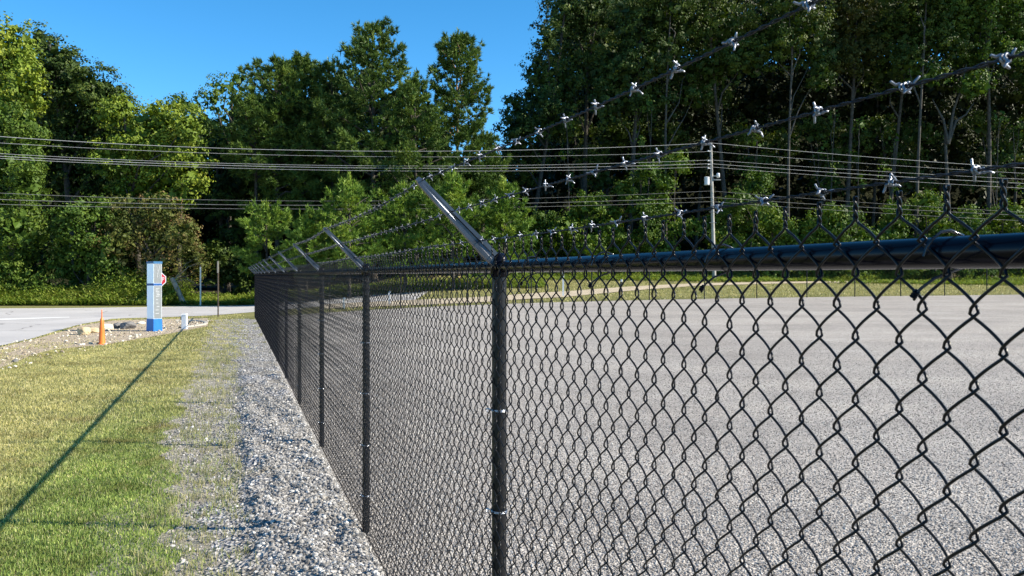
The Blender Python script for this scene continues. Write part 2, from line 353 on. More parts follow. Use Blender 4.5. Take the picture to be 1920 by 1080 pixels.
def arm_geo():
    """pressed steel arm seen from its broad side, channel shaped, rising at 45 degrees towards +y"""
    g = Geo(); D = np.array([0, 1, 1.])/math.sqrt(2); Nn = np.array([0, -1, 1.])/math.sqrt(2); X = np.array([1., 0, 0])
    Ln = .392
    def sec(t, w, d, gr):         # w = breadth, d = half thickness, gr = groove depth on both broad faces
        return [D*t + Nn*v + X*u for u, v in [(-d, -w/2), (-d, -w/6), (-d+gr, -w/9), (-d+gr, w/9), (-d, w/6), (-d, w/2),
                                             (d, w/2), (d, w/6), (d-gr, w/9), (d-gr, -w/9), (d, -w/6), (d, -w/2)]]
    S = [sec(0, .042, .013, 0), sec(.04, .045, .013, .002), sec(.10, .041, .012, .007), sec(.2, .034, .011, .007), sec(.24, .031, .0105, .001), sec(.33, .027, .010, .0005), sec(Ln-.02, .026, .009, 0), sec(Ln, .014, .008, 0)]
    V = np.array(S); n, k = V.shape[:2]
    F = [(i*k+j, i*k+(j+1) % k, (i+1)*k+(j+1) % k, (i+1)*k+j) for i in range(n-1) for j in range(k)]
    g.add(V.reshape(-1,3), F); g.add(V[-1], [tuple(range(k))]); g.add(V[0], [tuple(range(k))[::-1]])
    return g
arm_me = arm_geo().mesh('barbed_wire_arm', armm)
g = Geo(); g.tube([(0,0,-.12), (0,0,RZ+.015)], .0255, 20); post_me = g.mesh('post', vinyl_dull, True)
g = Geo(); g.lathe([(0,.050), (.016,.046), (.027,.032), (.0295,.015), (.0295,-.035), (.0262,-.036)], (0,0,RZ), 20)
g.tube([(-.034,0,RZ), (.034,0,RZ)], .0245, 14)
cap_me = g.mesh('post_cap', vinyl, True)
g = Geo(); aa = np.linspace(0, 2*math.pi, 17)
g.tube(np.stack([.0275*np.cos(aa), .0275*np.sin(aa), .0015*np.sin(aa)], -1), .0021, 5, False)
g.tube(np.stack([.0275*np.cos(aa), .0275*np.sin(aa), .006+.0015*np.cos(aa)], -1), .0021, 5, False)
g.tube([(.02,.024,.003), (.035,.034,.004), (.047,.036,.0), (.05,.028,-.006), (.043,.026,-.01), (.046,.036,-.006)], .0024, 5)
tie_me = g.mesh('tie_wire', vinyl, True)
bright_tie = noisy('shiny_tie_wire', (.35,.36,.4), (.55,.56,.6), 40, .25, .9)
tie_b = tie_me.copy(); tie_b.materials.clear(); tie_b.materials.append(bright_tie)
for k, xp in enumerate(x_post):
    p = link('post', post_me, fence, (xp, -LP, 0))
    link('post_cap', cap_me, p, (0,0,0)); link('barbed_wire_arm', arm_me, p, (0, .012, RZ+.018))
    for zt in ((1.33, .98, .62, .27) if k < 6 else ()):
        link('tie_wire', tie_b, p, (0, 0, zt))

# chain link wires: flattened spirals hooked into their neighbours
CS = .0381/ct; PP = .0908; HK = .0048
def wire_path(sign, per=12, zb=.03, full=True):
    """one wire from its twisted top end down to the ground; sign +1 spans to +x, -1 to -x"""
    P = []
    if full:
        for t in np.linspace(0, 1, 9):
            a = t*2.6*math.pi + (0 if sign > 0 else math.pi)
            P.append((.0021*math.cos(a), .0021*math.sin(a), 1.911 - .034*t))
    ztop, z1 = 1.8755, 1.8444
    x0 = 0; x1 = CS + HK
    for t in np.linspace(.12, .92, 4 if full else 2): P.append((sign*(x0+(x1-x0)*t), sign*.004*math.sin(math.pi*t), ztop+(z1-ztop)*t))
    n = int((z1 - zb)/PP*per)
    kk = .972
    for i in range(n+1):
        t = i/per                                        # 0: far peak, .5: home peak
        c = math.asin(kk*math.cos(2*math.pi*t))/math.asin(kk)
        x = sign*(CS/2 + (CS/2+HK)*c)
        ph = math.sin(2*math.pi*(t-.012)); d = math.copysign(abs(ph)**.8, ph)
        # moving towards -x on the way down lies at the back
        back = d*sign
        y = -.0072*back if back > 0 else -.0072*back
        P.append((x, y, z1 - PP*t))
    return P
wire_me = {}
for sgn in (1, -1):
    g = Geo(); g.tube(wire_path(sgn, 14), .0021, 6); wire_me[sgn] = g.mesh('mesh_wire', wire_vinyl, True)
    g = Geo(); g.tube(wire_path(sgn, 6), .0021, 4); wire_me[sgn*2] = g.mesh('mesh_wire', wire_vinyl, True)
j = -6; NW = 0; d0 = dY(.9666, .85)
stuffg = Geo()
def col_x(j): return d0 + j*CS
coarse = {s: wire_path(s, 2, full=False) for s in (1, -1)}
midp = {s: wire_path(s, 6) for s in (1, -1)}
jj = -26
while True:
    x = col_x(jj)                                        # even column: the twisted pair's place
    if x > x_post[12]-.02: break
    for sgn in (1, -1):
        if jj >= -6 and NW < 300:
            o = link('mesh_wire', wire_me[sgn if NW < 130 else sgn*2], fence, (x, YM + .0012*math.sin(jj*1.3), .002*math.sin(jj*.37))); NW += 1; o.rotation_euler = (0, .0005*math.sin(jj*2.9+sgn), .012*math.sin(jj*1.7))
        elif jj < -6: stuffg.tube(np.array(midp[sgn]) + np.array([x, YM, 0]), .002, 4, False)
        else:
            stuffg.tube(np.array(coarse[sgn]) + np.array([x, YM, 0]), .0021, 3, False)
            stuffg.tube([(x, YM, 1.91), (x, YM, 1.875)], .0032, 3, False) if sgn > 0 else None
    jj += 2
stuffg.build('mesh_wire', wire_vinyl, fence, kind='stuff')

# rail ties with a hooked tail
g = Geo(); g.tube([(.004,.034,-.006), (.002,.031,.006), (-.002,.025,.017), (-.004,.013,.0255), (-.006,0,.0275), (-.008,-.018,.021), (-.008,-.027,0), (-.006,-.02,-.02), (-.002,0,-.027), (.006,.014,-.034), (.016,.026,-.047), (.023,.029,-.056)], .0021, 6)
tie_dark = noisy('glossy_tie_wire', (.012,.013,.018), (.03,.032,.04), 30, .15, .2)
rt = g.mesh('rail_tie', tie_dark, True)
g = Geo(); aa = np.linspace(0, 7*math.pi, 36); tq = aa/aa[-1]; A0 = np.array([.019,.030,-.051]); A1 = np.array([.026,.031,-.060]); AX = (A1-A0)/np.linalg.norm(A1-A0); B1 = np.cross(AX, [0,1,0]); B1 /= np.linalg.norm(B1); B2 = np.cross(AX, B1)
g.tube(A0 + (A1-A0)*tq[:, None] + .0031*(np.cos(aa)[:, None]*B1 + np.sin(aa)[:, None]*B2), .0019, 5)
knot = g.mesh('tie_knot', vinyl, True)
for k in range(22):
    Yt = 1.065 + .50*k
    if abs((Yt/2.89) % 1 - .0) < .03: Yt += .12
    x = col_x(round((dY(Yt, .85)-d0)/CS))
    t = link('rail_tie', rt, fence, (x-.012, -LP, RZ)); link('tie_knot', knot, t)

# barbed wire
g = Geo(); aa = np.linspace(0, 4*math.pi, 22)
g.tube(np.stack([np.linspace(-.005,.005,22), .0042*np.cos(aa), .0042*np.sin(aa)], -1), .0015, 6)
for sx, ang, ln in ((-.0055, 62, .0135), (-.002, 238, .010), (.002, 130, .0115), (.0055, 318, .013)):
    c_, s_ = math.cos(R(ang)), math.sin(R(ang)); w = .35 if sx > 0 else -.35
    g.tube([(sx, .004*c_-.003*s_, .004*s_+.003*c_), (sx+w*.008, .007*c_, .007*s_), (sx+w*ln*.8, ln*c_, ln*s_), (sx+w*ln*.85, (ln+.0012)*c_, (ln+.0012)*s_)], [.0016,.0016,.0015,.0011], 6)
barb_me = g.mesh('barb', galv, True)
barb_dull = barb_me.copy(); barb_dull.materials.clear(); barb_dull.materials.append(noisy('dull_zinc', (.06,.062,.07), (.12,.125,.14), 60, .5, .4))
strands = [(.605, .318, 1), (.703, .2185, 2), (.800, .1195, 3)]
def sag(x, amp): 
    t = ((x-x_post[0])/SP) % 1.0
    return -amp*4*t*(1-t)
for si, (L, dz, seed) in enumerate(strands):
    amp = (.018, .010, .003)[si]
    x0, x1 = -2.0, x_post[12]; xs = np.arange(x0, 12.0, .009); tw = xs/.05*2*math.pi
    base_z = EYE + dz
    w_ = empty('barbed_wire', (0,0,0), 0); w_.parent = fence
    bpy.data.objects.remove(w_)
    g = Geo()
    for ph in (0, math.pi):
        P = np.stack([xs, -L + .0016*np.cos(tw+ph) + .002*np.sin(xs*3+seed), base_z + np.array([sag(q, amp) for q in xs]) + .0016*np.sin(tw+ph) + .0025*np.sin(xs*2.3+seed*2)], -1)
        g.tube(P, .0013, 4, False)
    xs = np.arange(12.0, x1+.1, .25)
    g.tube(np.stack([xs, xs*0-L, base_z + np.array([sag(q, amp) for q in xs])], -1), .0026, 3, False)
    w_ = g.build('barbed_wire', strandm, fence, smooth=True)
    r2 = np.random.default_rng(seed); far = Geo(); nb = 0
    start = {0: 1.06, 1: .925, 2: .9435}[si]; step = (.1424, .137, .1325)[si]
    k = -14
    bv = np.array([v.co for v in barb_me.vertices]); 
    while True:
        xb = dY(start, L) + k*step; k += 1
        if xb > x1: break
        jit = r2.normal(0, .003); a = r2.uniform(0, 360); xb2 = xb + jit
        if xb2 < -1.8: continue
        loc = (xb2, -L + .002*math.sin(xb2*3+seed), base_z + sag(xb2, amp) + .0025*math.sin(xb2*2.3+seed*2))
        if nb < 60 and xb2 > dY(.7, L):
            b = link('barb', barb_me if xb2 < 3.0 else barb_dull, w_, loc); b.rotation_euler = (R(a), 0, r2.normal(0, .08)); nb += 1
        elif xb2 > 0:
            for q in (45, 160, 230, 330):
                q = R(q + a); far.tube([loc, (loc[0]+.006, loc[1]+.017*math.cos(q), loc[2]+.017*math.sin(q))], [.0018,.0012], 3, False)
    far.build('barb', noisy('far_barb_metal', (.025,.026,.03), (.05,.052,.06), 60, .6, .1), w_, kind='stuff')  # far barbs, darker in colour than the near ones

# ------------------------------------------------------------------ the far side of the fence
ff = empty('chain_link_fence', FW(.875, x_post[12], 0), TH, label='far black chain link fence closing the back of the gravel lot', cat='fence')
def fz(u):      # ground height along the far fence
    q = FW(.875+u, x_post[12]); return float(H(q[0], q[1]))
UL = 50.0; us = np.arange(0, UL, 3.05)
g = Geo(); g.tube([(0,0,-.1), (0,0,1.85)], .026, 8); fpost = g.mesh('post', vinyl_dull, True)
g = Geo(); g.tube([(0,0,1.85), (0,.29,2.14)], [.016,.009], 4); farm = g.mesh('barbed_wire_arm', armm)
for i, u in enumerate(us[1:]):
    p = link('post', fpost, ff, (u, 0, fz(u))); link('barbed_wire_arm', farm, p)
uu = np.arange(0, UL, 1.0); zz = np.array([fz(u) for u in uu])
g = Geo(); g.tube(np.stack([uu, 0*uu, zz+1.83], -1), .021, 8); g.build('top_rail', vinyl, ff, smooth=True)
for h, o_ in ((.09,.07), (.19,.17), (.30,.28)):
    g = Geo(); g.tube(np.stack([uu, 0*uu+o_, zz+1.84+h], -1), .0035, 3, False); g.build('barbed_wire', strandm, ff)
g = Geo()
wp = {s: np.array(wire_path(s, 2, full=False)) for s in (1, -1)}
for x in np.arange(.1, UL, CS*2):
    z0 = fz(x)
    for s in (1, -1): g.tube(wp[s]*np.array([1,1,1]) + np.array([x, .02, z0]), .0016, 3, False)
g.build('mesh_wire', wire_vinyl, ff, kind='stuff')

# ------------------------------------------------------------------ stones
def stone_mat(name, cols, rough=.85):
    m = M(name, rough=rough, spec=.25); oi = N(m, 'ShaderNodeObjectInfo')
    c = ramp(m, cols, oi.outputs['Random']).outputs[0]
    base(m, mix(m, 1., c, ramp(m, [(.3,(.75,.75,.75)), (.7,(1.2,1.2,1.2))], noise(m, 40, 3)).outputs[0], 'MULTIPLY')); return m
def scatter(name, P, smin, smax, mat, flat=.6, seed=0, **kw):
    """loose stones: points of a mesh, each carrying a small angular stone through geometry nodes"""
    me = bpy.data.meshes.new(name); me.vertices.add(len(P)); me.vertices.foreach_set('co', np.asarray(P, np.float32).ravel()); me.update()
    r = np.random.default_rng(seed); n = len(P)
    sc = (smin + (smax-smin)*r.random(n)**2)[:, None]*np.stack([r.uniform(.7,1.3,n), r.uniform(.6,1.1,n), r.uniform(.4,.9,n)], -1)
    rot = np.stack([r.normal(0,.5,n), r.normal(0,.5,n), r.uniform(0,6.28,n)], -1)
    for nm, d in (('sc', sc), ('rt', rot)):
        at_ = me.attributes.new(nm, 'FLOAT_VECTOR', 'POINT'); at_.data.foreach_set('vector', d.astype(np.float32).ravel())
    o = link(name, me, **kw); me.materials.append(mat)
    ng = bpy.data.node_groups.new(name+'_nodes', 'GeometryNodeTree')
    ng.interface.new_socket('Geometry', in_out='INPUT', socket_type='NodeSocketGeometry'); ng.interface.new_socket('Geometry', in_out='OUTPUT', socket_type='NodeSocketGeometry')
    gi = ng.nodes.new('NodeGroupInput'); go = ng.nodes.new('NodeGroupOutput')
    ico = ng.nodes.new('GeometryNodeMeshIcoSphere'); ico.inputs['Radius'].default_value = 1; ico.inputs['Subdivisions'].default_value = 1
    sm_ = ng.nodes.new('GeometryNodeSetMaterial'); sm_.inputs['Material'].default_value = mat
    ip = ng.nodes.new('GeometryNodeInstanceOnPoints')
    a1 = ng.nodes.new('GeometryNodeInputNamedAttribute'); a1.data_type = 'FLOAT_VECTOR'; a1.inputs['Name'].default_value = 'sc'
    a2 = ng.nodes.new('GeometryNodeInputNamedAttribute'); a2.data_type = 'FLOAT_VECTOR'; a2.inputs['Name'].default_value = 'rt'
    L = ng.links.new
    L(gi.outputs[0], ip.inputs['Points']); L(ico.outputs['Mesh'], sm_.inputs['Geometry']); L(sm_.outputs[0], ip.inputs['Instance'])
    L(a1.outputs['Attribute'], ip.inputs['Scale']); L(a2.outputs['Attribute'], ip.inputs['Rotation']); L(ip.outputs[0], go.inputs[0])
    md = o.modifiers.new('stones', 'NODES'); md.node_group = ng
    return o
def pts_Ld(n, L0, L1, Y0, Y1, r, dens=None, p=1.0, z=.008):
    L = r.uniform(L0, L1, n); Yv = Y0 + (Y1-Y0)*r.random(n)**p; d = (Yv - L*st_)/ct
    if dens is not None:
        k = r.random(n) < dens(L, Yv); L, d = L[k], d[k]
    X = L*ct-d*st_; Y = L*st_+d*ct
    k = X > -.68*Y-1.2; X, Y = X[k], Y[k]
    L, d = toLd(X, Y); return np.stack([X, Y, H(X, Y)+z+mound(L, d)], -1)
r = np.random.default_rng(3)
def GE(Y): return -.30 - .34*sm((Y-5.)/4.) + .05*np.sin(Y*1.9) + .03*np.sin(Y*5.3)       # where the turf stops
def CE(Y): return .0 + .18*sm((Y-6)/2.)*sm((12-Y)/2.5) + .09*np.sin(Y*2.7+1) + .06*np.sin(Y*6.1) + .04*np.sin(Y*17)   # where the coarse stones start
def edge(d): return .20*np.sin(d*.9)+.14*np.sin(d*2.3+1)+.08*np.sin(d*7)
def dens_strip(L, Y): 
    core = sm((L - CE(Y))/.26); thin = .11*sm((L-GE(Y)+.1)/.2)
    return np.clip(core*.97*np.clip(30/(Y+6),.45,1) + thin, 0, 1)
m_st = stone_mat('grey_crushed_stone', [(0,(.11,.105,.10)), (.3,(.20,.19,.18)), (.65,(.29,.275,.26)), (.9,(.40,.38,.36)), (1,(.62,.60,.57))])
P = np.concatenate([pts_Ld(46000, -.75, .86, 4.3, 12, r, dens_strip, .9), pts_Ld(16000, -.75, .86, 12, 34, r, dens_strip)])
scatter('coarse_gravel', P, .006, .023, m_st, seed=4, kind='stuff', label='coarse grey crushed stone heaped along the foot of the fence')
m_lt = stone_mat('pale_fine_gravel', [(0,(.10,.09,.082)), (.3,(.22,.20,.185)), (.7,(.36,.33,.305)), (1,(.56,.53,.49))])
n = 125000; Yv = 4.4 + 17*r.random(n)**1.35; X = r.uniform(-.2, .68, n)*1.0*Yv; kk_ = r.random(n) < np.clip((22-Yv)/9, 0, 1); Yv, X = Yv[kk_], X[kk_]; 
Lq, dq = toLd(X, Yv); k = Lq > .86; 
P = np.stack([X[k], Yv[k], H(X[k], Yv[k])+.014], -1)
n = 26000; Lq = r.uniform(.86, 3, n); dq = r.uniform(4.5, 14, n); X2 = Lq*ct-dq*st_; Y2 = Lq*st_+dq*ct
P = np.concatenate([P, np.stack([X2, Y2, H(X2, Y2)+.014], -1)])
scatter('fine_gravel', P, .0045, .0105, m_lt, seed=5, kind='stuff', label='pale fine gravel spread over the lot')
n = 14000; Pm = pts_Ld(n, -.80, .1, 4.4, 17, r, lambda L, Y: sm((L-GE(Y)+.12)/.15), 1.2, .004)
scatter('margin_pebbles', Pm, .003, .011, stone_mat('margin_pebble', [(0,(.14,.12,.10)), (.4,(.28,.25,.21)), (.8,(.44,.40,.35)), (1,(.66,.62,.56))]), seed=8, kind='stuff', label='small pebbles in the sandy dirt between turf and coarse gravel')
m_soil = stone_mat('rubble_stone', [(0,(.18,.14,.10)), (.4,(.36,.31,.24)), (.8,(.56,.5,.41)), (1,(.72,.68,.6))])
n = 650; px = r.uniform(-40, 400, n); py = 602 + (r.random(n)**.8)*(100-.25*px.clip(0))*.95
G = np.array([gnd(a, b) for a, b in zip(px, py)]); k = (py < 705-px*.24) & (py > 650-px*.27); G = G[k]; G[:, 2] = .02
scatter('rubble', G, .012, .055, m_soil, seed=6, kind='stuff', label='pale broken rubble scattered over the bare soil by the road')

# ------------------------------------------------------------------ grass
m = grass_m = M('grass_blades', rough=.55, spec=.25); nt = m.node_tree
a = N(m, 'ShaderNodeAttribute', attribute_name='rnd')
gp = pos(m)
green = ramp(m, [(0,(.13,.19,.045)), (.5,(.24,.34,.08)), (.85,(.38,.45,.14)), (1,(.56,.51,.30))], a.outputs['Fac']).outputs[0]
dry = ramp(m, [(0,(.26,.26,.09)), (.45,(.44,.40,.17)), (.8,(.56,.50,.25)), (1,(.68,.60,.38))], a.outputs['Fac']).outputs[0]
f = ramp(m, [(.36,(0,0,0)), (.47,(1,1,1))], noise(m, .55, 5, .65, gp)).outputs[0]
col = mix(m, f, dry, green)
# the mown bank further back and to the left is drier
sx = N(m, 'ShaderNodeSeparateXYZ'); lk(m, gp, sx.inputs[0])
mr = N(m, 'ShaderNodeMapRange'); lk(m, sx.outputs[1], mr.inputs[0]); mr.inputs[1].default_value = 7.5; mr.inputs[2].default_value = 14.
dx_ = N(m, 'ShaderNodeVectorMath', operation='DOT_PRODUCT'); lk(m, gp, dx_.inputs[0]); dx_.inputs[1].default_value = (ct, st_, 0)
ml = N(m, 'ShaderNodeMapRange'); lk(m, dx_.outputs['Value'], ml.inputs[0]); ml.inputs[1].default_value = -1.3; ml.inputs[2].default_value = -2.2; ml.inputs[3].default_value = 0.; ml.inputs[4].default_value = .8
col = mix(m, ml.outputs[0], col, dry)
col = mix(m, mr.outputs[0], col, mix(m, .85, green, dry))
patch = ramp(m, [(.34,(.66,.60,.52)), (.5,(1,1,1)), (.66,(1.36,1.28,1.22))], noise(m, 1.1, 6, .7, gp)).outputs[0]
fine_ = ramp(m, [(.35,(.72,.74,.66)), (.65,(1.22,1.2,1.18))], noise(m, 7, 4, .7, gp)).outputs[0]
col = mix(m, 1., mix(m, 1., col, patch, 'MULTIPLY'), fine_, 'MULTIPLY')
base(m, col)
b = nt.nodes['Principled BSDF']; tr = N(m, 'ShaderNodeBsdfTranslucent'); lk(m, col, tr.inputs['Color']); mx = N(m, 'ShaderNodeMixShader'); mx.inputs[0].default_value = .35
lk(m, b.outputs[0], mx.inputs[1]); lk(m, tr.outputs[0], mx.inputs[2]); lk(m, mx.outputs[0], nt.nodes['Material Output'].inputs['Surface'])

straw_m = leafmat('straw_blades', [(0,(.13,.17,.07)), (.4,(.25,.28,.14)), (.8,(.38,.38,.24)), (1,(.50,.49,.36))], trans=.25)
def blades(G, hmin, hmax, w, r, lean=.45, tri=False, rnd=None):
    n = len(G); h = r.uniform(hmin, hmax, n)[:, None]; a = r.uniform(0, 2*math.pi, n); D = np.stack([np.cos(a), np.sin(a), 0*a], -1)
    b = r.uniform(0, 2*math.pi, n); S = np.stack([np.cos(b), np.sin(b), 0*b], -1)*(w*r.uniform(.6,1.2,n))[:, None]
    ln = (np.abs(r.normal(0, lean, n)))[:, None]
    mid = G + D*h*ln*.35 + np.array([0,0,1])*h*.6; tip = G + D*h*ln + np.array([0,0,1])*h*(1-.25*np.clip(ln,0,1.5))
    rn = r.random(n) if rnd is None else rnd
    if tri:
        V = np.stack([G-S/2, G+S/2, tip], 1).reshape(-1,3); i = np.arange(n)[:, None]*3; return V, i+np.array([[0,1,2]]), rn
    V = np.stack([G-S/2, G+S/2, mid+S*.4, tip, mid-S*.4], 1).reshape(-1,3); i = np.arange(n)[:, None]*5
    return V, np.concatenate([i+np.array([[0,1,2,4]])], 0), rn, i+np.array([[4,2,3]])
def pip(px_, py_, poly):
    ins = np.zeros(len(px_), bool); k = len(poly)
    for a in range(k):
        x1, y1 = poly[a]; x2, y2 = poly[(a+1) % k]
        c = ((y1 > py_) != (y2 > py_)) & (px_ < (x2-x1)*(py_-y1)/(y2-y1+1e-12)+x1); ins ^= c
    return ins
bed_poly = [tuple(p[:2]) for p in A] if False else [(-12.7,10), *[tuple(gnd(*q)[:2]) for q in ((0,652),(60,638),(110,624),(150,611),(215,601),(300,599),(390,597),(390,612),(330,624),(250,638),(190,648),(100,656),(60,667),(0,692))], (-9.3,10)]
road_poly = [tuple(map(float, p)) for p in near_edge] + [tuple(map(float, p)) for p in far_edge[::-1]]
g = Geo(); r = np.random.default_rng(11)
def turf(n, Y0, Y1, hmin, hmax, w, tri, p=1., thin=1.):
    Yv = Y0 + (Y1-Y0)*r.random(n)**p; xl = -.66*Yv-.8; xr = -.334*Yv + .72/ct; X = xl + (xr-xl)*r.random(n)
    L, d = toLd(X, Yv)
    e = edge(Yv)
    far_ = sm((Yv-13)/12); tuf = sm((np.sin(d*3.1+L*9)*np.sin(d*1.3-L*5)+.35)/.6)
    pr = np.where(L < GE(Yv)-.03+.06*np.sin(d*9), 1., np.where(L < CE(Yv)+.35*far_, (.13+.6*far_)*tuf+.03+.12*far_, .004+.36*far_*tuf*sm((.7-L)/.5)))
    k = (r.random(n) < pr) & ~pip(X, Yv, road_poly)
    bed = pip(X, Yv, bed_poly); k &= ~bed | (r.random(n) < .05 + .5*sm((-9-X)/3)*sm((24-Yv)/4)*(np.sin(X*3+Yv)*np.sin(Yv*1.7)>-.1))
    X, Yv = X[k], Yv[k]; G = np.stack([X, Yv, H(X, Yv)], -1)
    out = blades(G, hmin, hmax, w, r, .55, tri)
    g.add(out[0], out[1], out[2])
    if not tri: g.F.append(out[3] + (g.n-len(out[0]))); g.A.append(np.asarray(out[2], np.float32))
turf(180000, 4.0, 10, .014, .046, .0066, False, .9)
turf(170000, 10, 20, .02, .052, .012, True, .9)
turf(120000, 20, 42, .02, .06, .022, True)
g.build('grass', grass_m, attr=True, kind='stuff', label='mown grass turning straw yellow on the bank left of the gravel')

# taller weedy tufts in the gravel
g = Geo()
NT = 430; Lt = r.uniform(-.62, .06, NT); Lt[:50] += .25; Yt = 4.5 + 17*r.random(NT)**1.3; dt = (Yt - Lt*st_)/ct
for L_, d_ in zip(Lt, dt):
    q = FW(L_, d_); n = r.integers(10, 26); G = q + np.stack([r.normal(0,.035,n), r.normal(0,.035,n), 0*np.zeros(n)], -1)
    o_ = blades(G, .03, .11, .005, r, .7, False, .1+.9*r.random(n)); g.add(o_[0], o_[1], o_[2]); g.F.append(o_[3]+(g.n-len(o_[0]))); g.A.append(np.asarray(o_[2], np.float32))
g.build('weed_tufts', straw_m, attr=True, kind='stuff', label='dry weed tufts sprouting through the gravel edge')

# field grass beyond the lot and verge weeds
m = weed_m = leafmat('verge_weeds', [(0,(.06,.13,.02)), (.4,(.14,.23,.04)), (.75,(.24,.31,.07)), (1,(.34,.34,.13))], trans=.3)
g = Geo(); r = np.random.default_rng(12)
n = 42000; Lq = r.uniform(-2, 75, n); dq = r.uniform(36.7, 66, n); X = Lq*ct-dq*st_; Y = Lq*st_+dq*ct
tp = [tuple(p[:2]) for p in tA] + [tuple(p[:2]) for p in tB[::-1]]
k = ~pip(X, Y, tp) & ~pip(X, Y, road_poly) & (X > -9); X, Y = X[k], Y[k]
o_ = blades(np.stack([X, Y, H(X, Y)], -1), .05, .14, .06, r, .5, True); g.add(*o_)
g.build('field_grass', grass_m, attr=True, kind='stuff', label='sunlit short grass in the field behind the lot')
g = Geo()
def weeds(n, xs, Yr, hfun, w, lean=.35):
    X = r.uniform(*xs, n); Y = r.uniform(*Yr, n); k = ~pip(X, Y, road_poly) & ~pip(X, Y, tp); X, Y = X[k], Y[k]
    h = hfun(X, Y)*r.uniform(.45, 1.15, len(X)); cl = .5+.5*np.sin(X*1.1)*np.sin(X*.37+1); h = h*(.65+.6*cl)
    G = np.stack([X, Y, H(X, Y)], -1)
    n = len(X); a = r.uniform(0, 6.28, n); D = np.stack([np.cos(a), np.sin(a), 0*a], -1); S = np.stack([-D[:,1], D[:,0], 0*a], -1)*w
    # leafy stem: three small leaf triangles up a lean stem
    for f0 in (.25, .5, .75, .95):
        aa_ = r.uniform(0, 6.28, n); D2 = np.stack([np.cos(aa_), np.sin(aa_), r.uniform(.0,.9,n)], -1)
        c = G + D*h[:, None]*lean*f0*f0 + np.array([0,0,1])*(h*f0)[:, None]; S2 = np.cross(D2, [0,0,1.]); S2 /= np.linalg.norm(S2, axis=1)[:, None]
        V = np.stack([c - S2*w*.5, c + D2*w*2.2, c + S2*w*.5], 1).reshape(-1,3); i = np.arange(n)[:, None]*3
        g.add(V, i+np.array([[0,1,2]]), r.random(n))
weeds(28000, (-48, -20.5), (49.0, 54.), lambda X, Y: .35+1.15*sm((Y-49)/2.5)*(1+.3*np.sin(X*.5)), .08)
weeds(11000, (-21, 2), (50.2, 55), lambda X, Y: .22+.4*sm((Y-51)/3), .07)
weeds(22000, (0, 75), (60, 69), lambda X, Y: .2+.6*sm((Y-63)/5), .09)
g.build('verge_weeds', weed_m, attr=True, kind='stuff', label='tall yellow green weeds growing along the woodland edge')

# ------------------------------------------------------------------ trees
def leafquads(c, nrm, size, r, fold=.25, aspect=.62):
    n = len(c); nrm = nrm/np.linalg.norm(nrm, axis=1)[:, None]
    t = r.normal(0, 1, (n, 3)); t -= nrm*np.sum(t*nrm, 1)[:, None]; t /= np.linalg.norm(t, axis=1)[:, None]
    b = np.cross(nrm, t); s = (size*r.uniform(.6, 1.25, n))[:, None]
    V = np.stack([c - t*s*.5, c + b*s*aspect*.5 + nrm*s*fold*.3, c + t*s*.5 - nrm*s*fold*.25, c - b*s*aspect*.5 + nrm*s*fold*.3], 1).reshape(-1, 3)
    i = np.arange(n)[:, None]*4
    return V, np.concatenate([i+np.array([[0,1,2]]), i+np.array([[0,2,3]])], 1).reshape(-1, 3)
def sph(n, r, low=-.6):
    v = r.normal(0, 1, (n*2+8, 3)); v /= np.linalg.norm(v, axis=1)[:, None]; v = v[(v[:, 2] > low) | (r.random(len(v)) < .3)][:n]; return v
def broad_crown(g, blobs, r, leaf=.22, cr=.55, per=26, dens=1.0, droop=0.):
    for (cx, cy, cz, rx, ry, rz) in blobs:
        area = 4*math.pi*((rx*ry)**1.6/3+(rx*rz)**1.6/3+(ry*rz)**1.6/3)**(1/1.6)
        nc = max(5, int(area/(cr*cr*2.6)*dens)); v = sph(nc, r); nc = len(v)
        lump = 1 + .16*np.sin(v[:,0]*5+cx) * np.sin(v[:,2]*6+cz) + r.normal(0, .07, nc)
        R3 = np.array([rx, ry, rz]); cc = np.array([cx, cy, cz]) + v*R3*(lump*r.uniform(.72, 1.03, nc))[:, None]
        k = r.integers(int(per*.5), int(per*1.5), nc); idx = np.repeat(np.arange(nc), k); n = len(idx)
        cs = cr*r.uniform(.55, 1.35, nc)
        off = r.normal(0, .43, (n, 3))*np.array([1, 1, .62])*cs[idx][:, None]
        if droop: off[:, 2] -= droop*np.abs(r.normal(0, .6, n))*cs[idx]
        p = cc[idx] + off
        nr = v[idx]*.55 + np.array([0,0,.38]) + r.normal(0, .27, (n, 3)) + off*1.7/cr
        V, F = leafquads(p, nr, leaf, r); tone = np.repeat(np.clip(r.random(nc)[idx]*.6 + r.random(n)*.4, 0, 1), 2)
        g.add(V, F, tone)
        m_ = int(n*.10); p = np.array([cx, cy, cz]) + sph(m_, r, -1)*R3*r.uniform(.2, .75, m_)[:, None] if m_ else None
        if m_:
            V, F = leafquads(p, r.normal(0, 1, (len(p), 3)), leaf*2.6, r, aspect=.9); g.add(V, F, np.repeat(r.random(len(p))*.4, 2))
